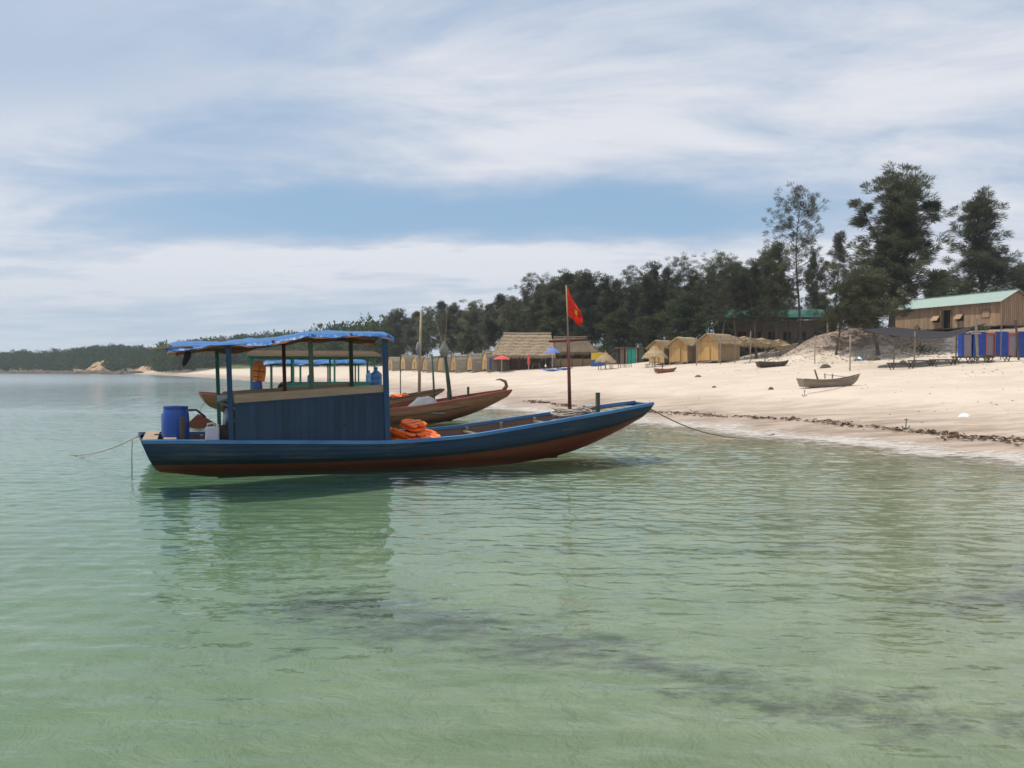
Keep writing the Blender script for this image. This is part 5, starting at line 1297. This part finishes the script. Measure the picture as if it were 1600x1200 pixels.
# ---- small boats lying on the sand
def dinghy(px, Y, L, rz, m, mrail, label, bowup=.32, wide=.62, dep=.5, roll=0.0, extras=None):
    x = gx(px, Y); t = thing('rowing_boat', label, 'boat', (x, Y, H(x, Y)-.03), rz, None, roll, 0)
    def sec(f):                                   # f -1 stern .. 1 bow
        wv = wide*(1-max(0, f)**2.6*.94)*(1-.18*max(0,-f)); g = dep + bowup*max(0, f)**2 + .06*max(0,-f)**2; kz = .0 + (g*.62)*max(0, (f-.35)/.65)**1.8 + .10*max(0,-f-.6)
        return wv, g, kz
    N = 20
    for side in (-1, 1):
        for j in range(3):
            rows = []
            for i in range(N+1):
                f = -1+2*i/N; wv, g, kz = sec(f); r_ = []
                for q in (j/3, (j+.5)/3, (j+1)/3):
                    r_.append(Vector((f*L/2 + .10*f*(1-q)*(1 if f > 0 else .8), side*max(.012, wv*(1-.42*q**1.7)+.012*(q*3-j)), g+(kz-g)*q)))
                rows.append(r_)
            mb = MB(); mb.slab(rows, Vector((0,-side*.03,0))); mb.build('strake', m, t)
        rows = []
        for i in range(N+1):
            f = -1+2*i/N; wv, g, kz = sec(f); rows.append([Vector((f*L/2+.10*f, side*(wv+.03), g+.02)), Vector((f*L/2+.10*f, side*max(.0, wv-.05), g+.022))])
        mb = MB(); mb.slab(rows, .045); mb.build('gunwale', mrail, t)
    rows = [[Vector((f*L/2, -sec(f)[0]*.55, sec(f)[2]+.02)), Vector((f*L/2, sec(f)[0]*.55, sec(f)[2]+.02))] for f in [-1+2*i/N for i in range(N)]]
    mb = MB(); mb.slab(rows, .03); mb.build('bottom', m, t)
    wv, g, kz = sec(-1); poly = [Vector((-L/2-.08*(z-kz)/(g-kz), s*wv*(.6+.4*(z-kz)/(g-kz)), z)) for s, z in ((-1,kz),(-1,g),(1,g),(1,kz))]
    mb = MB(); mb.prism(poly, (0,0,0), (-.03,0,0)); mb.build('transom', m, t)
    for f in (-.45, .1, .5): wv, g, kz = sec(f); mb = MB(); mb.box((f*L/2,0,g-.12), (.16,2*wv-.06,.035)); mb.build('thwart', m, t)
    return t
d1 = dinghy(1297, 46, 3.25, R(6), M['grey_wood'], M['grey_wood'], 'weathered grey rowing boat with upright oar post on the sand', .32, .58, .42)
mb = MB(); mb.beam((-.78,-.2,.35), (-1.02,-.25,.98), .09,.05); mb.build('oar_post', M['grey_wood'], d1)
for x in (-.55, -.12): mb = MB(); mb.box((x,-.5,.62), (.05,.05,.26)); mb.build('thole_pin', M['grey_wood'], d1)
mb = MB(); mb.tube([(-.6,-.48,.72),(.75,-.42,.58)], .022, 6); mb.build('oar', M['bamboo'], d1)
d2 = dinghy(1208, 73, 2.65, R(4), M['dark_wood'], M['grey_wood'], 'dark rowing boat with pale rim lying below the pergola', .22, .55, .42, R(-6))
d3 = dinghy(1040, 76, 1.85, R(3), M['red_paint'], M['dark_wood'], 'small red-brown rowing boat with a short mast on the sand', .14, .42, .34)
mb = MB(); mb.tube([(-.30,0,.1),(-.30,0,.86)], .045, 6); mb.build('mast', M['dark_wood'], d3)
def anchor(px, Y, m, label, s=1.0):
    x = gx(px, Y); t = thing('anchor', label, 'anchor', (x, Y, H(x, Y)), .4); t.scale = (s,)*3
    mb = MB(); mb.tube([(0,0,0),(.04,0,.62)], .03, 6); mb.build('shank', m, t)
    mb = MB(); mb.tube([Vector((.34*math.sin(a), 0, .30-.30*math.cos(a))) for a in [-1.2+2.4*i/8 for i in range(9)]], .03, 6); mb.build('arm', m, t)
    mb = MB(); mb.tube([(-.02,-.2,.55),(.08,.2,.55)], .022, 6); mb.build('stock', m, t)
anchor(1257, 41.5, M['iron'], 'small dark anchor on the sand in front of the grey rowing boat', .5)
anchor(1416, 27.0, M['roof_teal'], 'greenish anchor half buried in the wet sand at right', .55)
xa, ya = gx(1297,46), 46
rope([(gx(1262,42), 42, H(gx(1262,42),42)+.06)] + [(gx(1262,42)+(xa+1.2-gx(1262,42))*f, 42+4*f-.4*math.sin(f*3), H(gx(1262,42)+(xa+1.2-gx(1262,42))*f, 42+4*f)+.03) for f in (.2,.4,.6,.8,.95)], .012, M['rope_dark'], 'thin rope on the sand from the small anchor to the grey boat')

# ---- benches under the shade cloth
def bench(px, Y, L, label, rz=0.0, h_=.42):
    x = gx(px, Y); t = thing('plank_bench', label, 'bench', (x, Y, H(x, Y)), rz, 'low plank benches under the shade cloth')
    for j in range(3): mb = MB(); mb.box((0,-.2+.2*j,h_), (L,.18,.10)); mb.build('seat_plank', M['dark_wood'], t)
    for s in (-1, 1):
        for y in (-.22, .22):
            mb = MB(); mb.beam((s*L*.36,y,-.03), (s*L*.46,y,h_-.02), .05,.05); mb.build('leg', M['dark_wood'], t)
            mb = MB(); mb.beam((s*L*.40,y,.10), (s*L*.26,y,h_-.02), .035,.035); mb.build('brace', M['dark_wood'], t)
    return t
bl = ['leftmost plank bench under the shade cloth','second plank bench from the left under the shade cloth','third plank bench from the left under the shade cloth','fourth plank bench from the left, left of the thick post','fifth plank bench from the left, right of the thick post','rightmost plank bench, beyond the shade cloth']
for i, (px, Y) in enumerate([(1408,57.0),(1440,58.2),(1474,57.2),(1509,58.0),(1530,57.0),(1557,57.4)]): bench(px, Y, 1.75, bl[i], R(random.uniform(-3,3)))
o = lump(.55,.4,.24,4).build('dark_bundle', M['dark_wood'], None, True, (gx(1411,57), 57.0, H(gx(1411,57),57)+.38)); tag(o, 'dark bundle lying on the leftmost plank bench', 'bundle')
# ---- shade cloth and its posts
t = thing('shade_cloth', 'sagging dark grey shade cloth on wooden posts', 'shade cloth', (gx(1440,60), 60, H(gx(1440,60),60)))
L0 = t.location
nearE = [(1347,516,60),(1372,521,59),(1400,525,58.5),(1428,527,58),(1455,529.5,58),(1480,528,58),(1505,521,57.8),(1527,507,57.5)]
farE  = [(1350,515,63),(1372,513,64),(1396,511,65),(1425,514,65),(1455,517,65),(1480,518,64.5),(1505,513,64),(1540,505,63)]
rows = []
for f in [i/8 for i in range(9)]:
    r_ = []
    for a_, b_ in zip(nearE, farE):
        p = at(*a_).lerp(at(*b_), f); p.z -= .16*math.sin(math.pi*f); r_.append(p-L0)
    rr_ = []
    for i in range(len(r_)-1):
        for g in (0,.25,.5,.75): rr_.append(r_[i].lerp(r_[i+1], g))
    rr_.append(r_[-1]); rows.append(rr_)
mb = MB(); mb.slab(rows, .012); mb.build('cloth', M['shade_net'], t, True)
for (px, y0, Y, r_) in ((1396,524,60,.045),(1428,518,58.2,.05),(1493,523,61,.045),(1563,495,61,.035)):
    a_ = at(px, y0, Y); g_ = H(gx(px,Y), Y)
    mb = MB(); mb.tube([Vector((a_.x,a_.y,g_-.3))-L0, a_+Vector((.05,0,0))-L0], r_, 7); mb.build('post', M['grey_wood'], t)
Y = 56.8; a_ = at(1524, 498, Y); g_ = H(gx(1527,Y), Y)
mb = MB(); mb.tube([Vector((gx(1528,Y),Y,g_-.3))-L0, a_-L0], .09, 8); mb.build('post', M['grey_wood'], t)
mb = MB(); mb.beam(at(1517,521,Y-.1)-L0, at(1532,521,Y-.1)-L0, .08,.09); mb.build('post_crosspiece', M['raw_wood'], t)
a_ = at(1586, 500, 58); g_ = H(gx(1592,58), 58)
mb = MB(); mb.tube([Vector((gx(1592,58),58,g_-.3))-L0, a_-L0], .075, 8); mb.build('post', M['dark_wood'], t)
for p_, q_ in (((1396,533,60),(1428,532,58.2)),((1428,532,58.2),(1493,534,61))):
    mb = MB(); mb.tube([v-L0 for v in cat_pts(at(*p_), at(*q_), .12, 8)], .010, 4); mb.build('guy_rope', M['rope_dark'], t)
def lone_post(px, ytop, Y, r_, m, label, lean=0.0):
    x = gx(px, Y); g_ = H(x, Y); z = at(px, ytop, Y).z-g_
    t = thing('wooden_post', label, 'post', (x, Y, g_)); mb = MB(); mb.tube([(0,0,-.3),(lean*.5,0,z*.5),(lean,0,z)], [r_,r_*.95,r_*.8], 7); mb.build('shaft', m, t, True)
lone_post(1328, 523, 58, .045, M['grey_wood'], 'lone thin post standing on open sand left of the shade cloth')
lone_post(1273, 524, 72, .04, M['grey_wood'], 'thin grey post at the left foot of the sand mound')
lone_post(1293, 490, 80, .10, M['trunk_pale'], 'pale bare post on the slope, left of the leaning trunk')
lone_post(1304, 500, 82, .07, M['trunk_pale'], 'slanting pale post beside the pale bare post', .4)

# ---- row of blue changing cubicles
Y = 67.5; xl = gx(1503, Y); z0 = H(gx(1550,Y), Y)-.08
t = thing('changing_cubicles', 'row of blue changing cubicles with red-framed doorways', 'cubicles', (xl, Y, z0), R(-6))
for i in range(4):
    a = i*1.72
    mb = MB(); mb.box((a+.06,.0,1.02), (.12,.08,2.04)); mb.build('corner_panel', M['panel_blue'], t)
    mb = MB(); mb.box((a+.46,.12,.95), (.62,.04,1.85)); mb.build('door', M['grey_door'], t)
    if i:
        for q in (.14,.80): mb = MB(); mb.box((a+q,-.01,1.0), (.06,.07,2.0)); mb.build('door_frame', M['red_frame'], t)
        mb = MB(); mb.box((a+.47,-.012,1.92), (.72,.07,.18)); mb.build('door_head', M['red_frame'], t)
    mb = MB(); mb.box((a+1.28,-.03,1.04), (.88,.05,2.08)); mb.build('panel', M['panel_blue'], t)
    mb = MB(); mb.box((a+.86,.8,1.0), (1.70,.05,2.0)); mb.build('back_panel', M['panel_blue'], t)
mb = MB(); mb.box((0,.4,1.0), (.05,.8,2.0)); mb.build('side_panel', M['panel_blue'], t)
mb = MB(); mb.box((.3+1.72*1.8,.4,2.12), (1.72*3.7,.95,.035), jit=.02); mb.build('roof_sheet', M['white'], t)
mb = MB(); mb.box((1.35,-.07,.08), (.7,.12,.16), jit=.03); mb.build('sand_bag', M['kayak'], t)

# ---- planked house with the green roof
P0 = Vector((gx(1392,103), 103, 0)); P1 = Vector((gx(1562,88.6), 88.6, 0)); zf = at(1562,508,88.6).z
dirv = (P1-P0).normalized(); Lh = (P1-P0).length; rz = math.atan2(dirv.y, dirv.x); Dh = 4.6; wh = 2.65; rise = 1.15
t = thing('planked_house', 'brown planked house on stilts with a pale green metal roof', 'house', (P0.x, P0.y, zf), rz)
# local: x along the long wall towards the viewer, +y behind it (away from the sea side)
win = [(Lh-8.35, 1.05), (Lh-5.15, 1.05), (Lh-1.75, 1.30)]; door = (Lh-6.75, .95)
random.seed(12)
n = int(Lh/.30); wv = Lh/n
for i in range(n):
    a = i*wv; c_ = a+wv/2; jz = random.uniform(-.05,.03); jd = random.uniform(-.012,.012)
    segs = [(jz, wh)]
    if abs(c_-door[0]) < door[1]/2: segs = [(2.05, wh)]
    for wx_, wz in win[:2]:
        if abs(c_-wx_) < .45: segs = [(jz, wz-.33), (wz+.40, wh)]
    for z0_, z1_ in segs:
        mb = MB(); mb.box((c_, jd, (z0_+z1_)/2), (wv-.02, .03, z1_-z0_)); mb.build('wall_plank', M['plank_wall'], t)
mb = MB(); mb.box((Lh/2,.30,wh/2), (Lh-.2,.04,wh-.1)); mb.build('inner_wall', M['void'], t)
for j, (wx_, wz) in enumerate(win):
    mb = MB(); m_ = Matrix.Rotation(R(-38 if j < 2 else -2), 3, 'X')
    mb.box((wx_, -.26 if j < 2 else -.045, wz+(.16 if j < 2 else 0)), (.95,.035,.74), m=m_); sh_ = mb.build('window_shutter', M['plank_wall'], t)
    for q in (-.50,.50): mb = MB(); mb.box((wx_+q,-.035,wz+.03), (.07,.05,.86)); mb.build('window_frame', M['dark_wood'], t)
    mb = MB(); mb.box((wx_,-.035,wz+.45), (1.1,.05,.07)); mb.build('window_frame', M['dark_wood'], t)
mb = MB(); mb.box((door[0]-.62,-.25,1.02), (.035,.55,2.0), rz=R(12)); mb.build('door', M['plank_wall'], t)
for q in (-.52,.52): mb = MB(); mb.box((door[0]+q,-.03,1.03), (.08,.06,2.06)); mb.build('door_frame', M['dark_wood'], t)
n2 = 16; w2 = Dh/n2
for i in range(n2):
    a = i*w2; b_ = a+w2-.02; h1 = wh+rise*(1-abs(a-Dh/2)/(Dh/2)); h2 = wh+rise*(1-abs(b_-Dh/2)/(Dh/2))
    jd = random.uniform(-.012,.012)
    mb = MB(); mb.prism([Vector((Lh+jd,a+.02,0)),Vector((Lh+jd,b_,0)),Vector((Lh+jd,b_,h2-.06)),Vector((Lh+jd,a+.02,h1-.06))], (-.015,0,0), (.015,0,0)); mb.build('gable_plank', M['plank_wall'], t)
mb = MB(); mb.prism([Vector((0,0,0)),Vector((0,Dh,0)),Vector((0,Dh,wh-.1)),Vector((0,Dh/2,wh+rise-.1)),Vector((0,0,wh-.1))], (-.02,0,0), (.02,0,0)); mb.build('gable_wall', M['plank_wall'], t)
mb = MB(); mb.box((Lh/2,Dh,wh/2), (Lh,.05,wh)); mb.build('back_wall', M['plank_wall'], t)
mb = MB(); mb.box((Lh/2,Dh/2,-.08), (Lh+.1,Dh+.1,.10)); mb.build('floor', M['dark_wood'], t)
for sgn, y0_ in ((-1, -.45), (1, Dh+.45)):
    rows = []
    for q in (0, 1):
        r_ = []
        for i in range(121):
            x = -.4+(Lh+.8)*i/120
            y = Dh/2+(y0_-Dh/2)*q; z = wh+rise+.06-(rise*(1+.45/(Dh/2)))*q + (.028 if i % 2 else 0)
            r_.append(Vector((x, y, z)))
        rows.append(r_)
    mb = MB(); mb.slab(rows, .02); mb.build('roof_sheet', M['roof_green'], t)
mb = MB(); mb.box((Lh/2,Dh/2,wh+rise+.10), (Lh+.8,.3,.03)); mb.build('roof_ridge', M['roof_green'], t)
i = 0
while i*1.55 < Lh+.1:
    for y in (.1, Dh-.1): mb = MB(); mb.box((i*1.55,y,-.9), (.14,.14,1.6)); mb.build('stilt', M['dark_wood'], t)
    i += 1
# second roof behind it
x_ = gx(1498,118); t = thing('roofed_shed', 'shed with a pale green roof standing behind the planked house', 'shed', (x_, 118, H(x_,118)), R(-18))
zt_ = at(1498,447,118).z-H(x_,118)
for sgn in (-1, 1):
    rows = [[Vector((-4.2+8.4*i/60, sgn*2.6*q, zt_-1.45*q+(.03 if i % 2 else 0))) for i in range(61)] for q in (0, 1)]
    mb = MB(); mb.slab(rows, .02); mb.build('roof_sheet', M['roof_green'], t)
mb = MB(); mb.box((0,0,(zt_-1.5)/2), (7.6,4.4,zt_-1.6)); mb.build('wall', M['plank_wall'], t)
# ---- long building with the curved dark green roof under the trees
Y = 113.5; x_ = gx(1203,Y); zg = H(x_,Y); zt_ = at(1203,484,Y).z-zg; t = thing('long_hall', 'long hall with a dark green curved roof among the tree trunks', 'building', (x_, Y, zg), R(-3))
rows = []
for i in range(9):
    a = math.pi*(.06+.88*i/8); rows.append([Vector((-6.7+13.4*j/40, -2.7*math.cos(a), zt_-1.5+1.5*math.sin(a)+(.02 if j % 2 else 0))) for j in range(41)])
mb = MB(); mb.slab(rows, .03); mb.build('roof', M['roof_teal'], t)
mb = MB(); mb.box((0,.6,(zt_-1.5)/2), (14.2,3.2,zt_-1.5)); mb.build('wall', M['old_wood'], t)
for i in range(7):
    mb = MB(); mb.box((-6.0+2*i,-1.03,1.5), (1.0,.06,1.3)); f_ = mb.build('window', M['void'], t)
    mb = MB(); mb.box((-6.0+2*i,-1.07,1.5), (.07,.05,1.3)); mb.build('mullion', M['mat_wall'], f_)
for i in range(9): mb = MB(); mb.box((-7.2+1.8*i,-2.5,(zt_-1.3)/2-.4), (.12,.12,zt_-.6)); mb.build('post', M['dark_wood'], t)
mb = MB(); mb.box((0,-2.3,.18), (15.6,2.4,.12)); mb.build('deck', M['dark_wood'], t)
for z in (.65, 1.0): mb = MB(); mb.box((0,-3.4,z), (15.6,.06,.07)); mb.build('deck_rail', M['dark_wood'], t)
# ---- brushwood pile below the slope
rnd = random.Random(5); mb = MB(); cx_, cy = gx(1238,86), 86.0
for _ in range(420):
    a = rnd.uniform(0,6.28); r_ = rnd.random()**.6; x = cx_+math.cos(a)*r_*2.1; y = cy+math.sin(a)*r_*1.5; z = H(x,y)+rnd.uniform(0,.85)*(1-r_)
    d = Vector((rnd.uniform(-1,1),rnd.uniform(-1,1),rnd.uniform(-.35,.5))).normalized(); mb.tube([(x,y,z), Vector((x,y,z))+d*rnd.uniform(.3,.9)], .025, 3, False)
o = mb.build('brushwood_pile', M['old_wood']); tag(o, 'brown pile of brushwood between the pergola and the sand mound', 'brushwood')
# ---- fallen litter on the mound and small debris on the sand
random.seed(44)
def debris(px, py_Y, w_, h_, m, label, cat='debris', seed=1.0):
    Y = py_Y; x = gx(px, Y); o = lump(w_, w_*.7, h_, seed, 8).build('debris_clump', m, None, True, (x, Y, H(x,Y)), (0,0,seed)); tag(o, label, cat)
debris(1205, 47, .42, .14, M['weed'], 'dark clump of weed on the sand left of the small anchor', seed=1)
debris(1091, 66, .6, .16, M['weed'], 'small dark clump on the sand right of the red-brown boat', seed=2)
debris(1290, 66, .9, .3, M['rock'], 'dark stone on the sand below the mound', 'stone', 3)
debris(1508, 29.5, .5, .10, M['white'], 'scrap of white plastic on the wet sand at right', 'plastic', 4)
debris(1116, 52, .3, .1, M['weed'], 'tiny dark clump on the sand above the seaweed line', seed=6)
debris(632, 70, .8, .22, M['dark_wood'], 'dark driftwood lump on the sand behind the boats', 'driftwood', 5)
debris(1346, 72, 1.3, .35, M['steel'], 'pale grey upturned sheet on the sand below the mound', 'sheet', 7)
debris(1365, 70.5, 1.2, .45, M['dark_wood'], 'dark wooden crate remains at the foot of the tall tree', 'debris', 8)

# ---- twigs, shells and bits of weed strewn over the sand
rnd = random.Random(90); mb = MB(); pts = []
for _ in range(1100):
    y_ = rnd.uniform(22, 95); pxx = rnd.uniform(760, 1640); pts.append((gx(pxx, y_), y_))
pa = np.array(pts); dv = sdist(pa[:,0], pa[:,1]); hv = height(pa[:,0], pa[:,1], dv)
for (x_, y_), d_, z_ in zip(pts, dv, hv):
    if d_ < 2.5 or d_ > 42: continue
    if rnd.random() > (.9 if d_ > 22 else .4): continue
    s_ = rnd.uniform(.02,.07)*(1.5 if d_ > 24 else 1); a = rnd.uniform(0,6.28); ex_ = Vector((math.cos(a),math.sin(a),0)); ey_ = Vector((-math.sin(a),math.cos(a),0)); c_ = Vector((x_,y_,z_+.005))
    mb.add([c_-ex_*s_, c_+ey_*s_*.4, c_+ex_*s_, c_-ey_*s_*.4, c_+Vector((0,0,s_*.5))], [(0,1,4),(1,2,4),(2,3,4),(3,0,4)])
tag(mb.build('beach_litter', M['old_wood']), 'scattered twigs and bits of weed on the dry sand', 'litter', kind='stuff')

# ---- fallen twigs on the mound under the casuarinas
rnd = random.Random(71); mb = MB(); pts = [(rnd.gauss(34, 5.5), rnd.gauss(77, 3.2)) for _ in range(2600)]
pa = np.array(pts); dv = sdist(pa[:,0], pa[:,1]); hv = height(pa[:,0], pa[:,1], dv)
for (x_, y_), d_, z_ in zip(pts, dv, hv):
    if d_ < 34: continue
    a = rnd.uniform(0,6.28); v_ = Vector((math.cos(a), math.sin(a), rnd.uniform(-.15,.45))).normalized()*rnd.uniform(.12,.42); c_ = Vector((x_,y_,z_+.02))
    mb.tube([c_-v_*.5, c_+v_*.5], rnd.uniform(.010,.024), 3, False)
tag(mb.build('fallen_twigs', M['old_wood']), 'fallen twigs and needles covering the sand mound under the casuarinas', 'twigs', kind='stuff')
# ================================================================== the air: a thin even haze round everything
hm = bpy.data.materials.new('haze'); hm.use_nodes = True; t_ = hm.node_tree; t_.nodes.clear(); k = NT(t_)
out = k.n('ShaderNodeOutputMaterial'); pv = k.n('ShaderNodeVolumePrincipled')
pv.inputs['Color'].default_value = (0.80,0.88,1.0,1); pv.inputs['Density'].default_value = 0.00022; pv.inputs['Anisotropy'].default_value = 0.3
k.l(pv.outputs[0], out.inputs['Volume'])
mb = MB(); mb.box((-250, 1500, 10), (6200, 4300, 42))
hz = mb.build('haze', hm); tag(hz, 'thin pale sea haze', 'haze', kind='stuff')
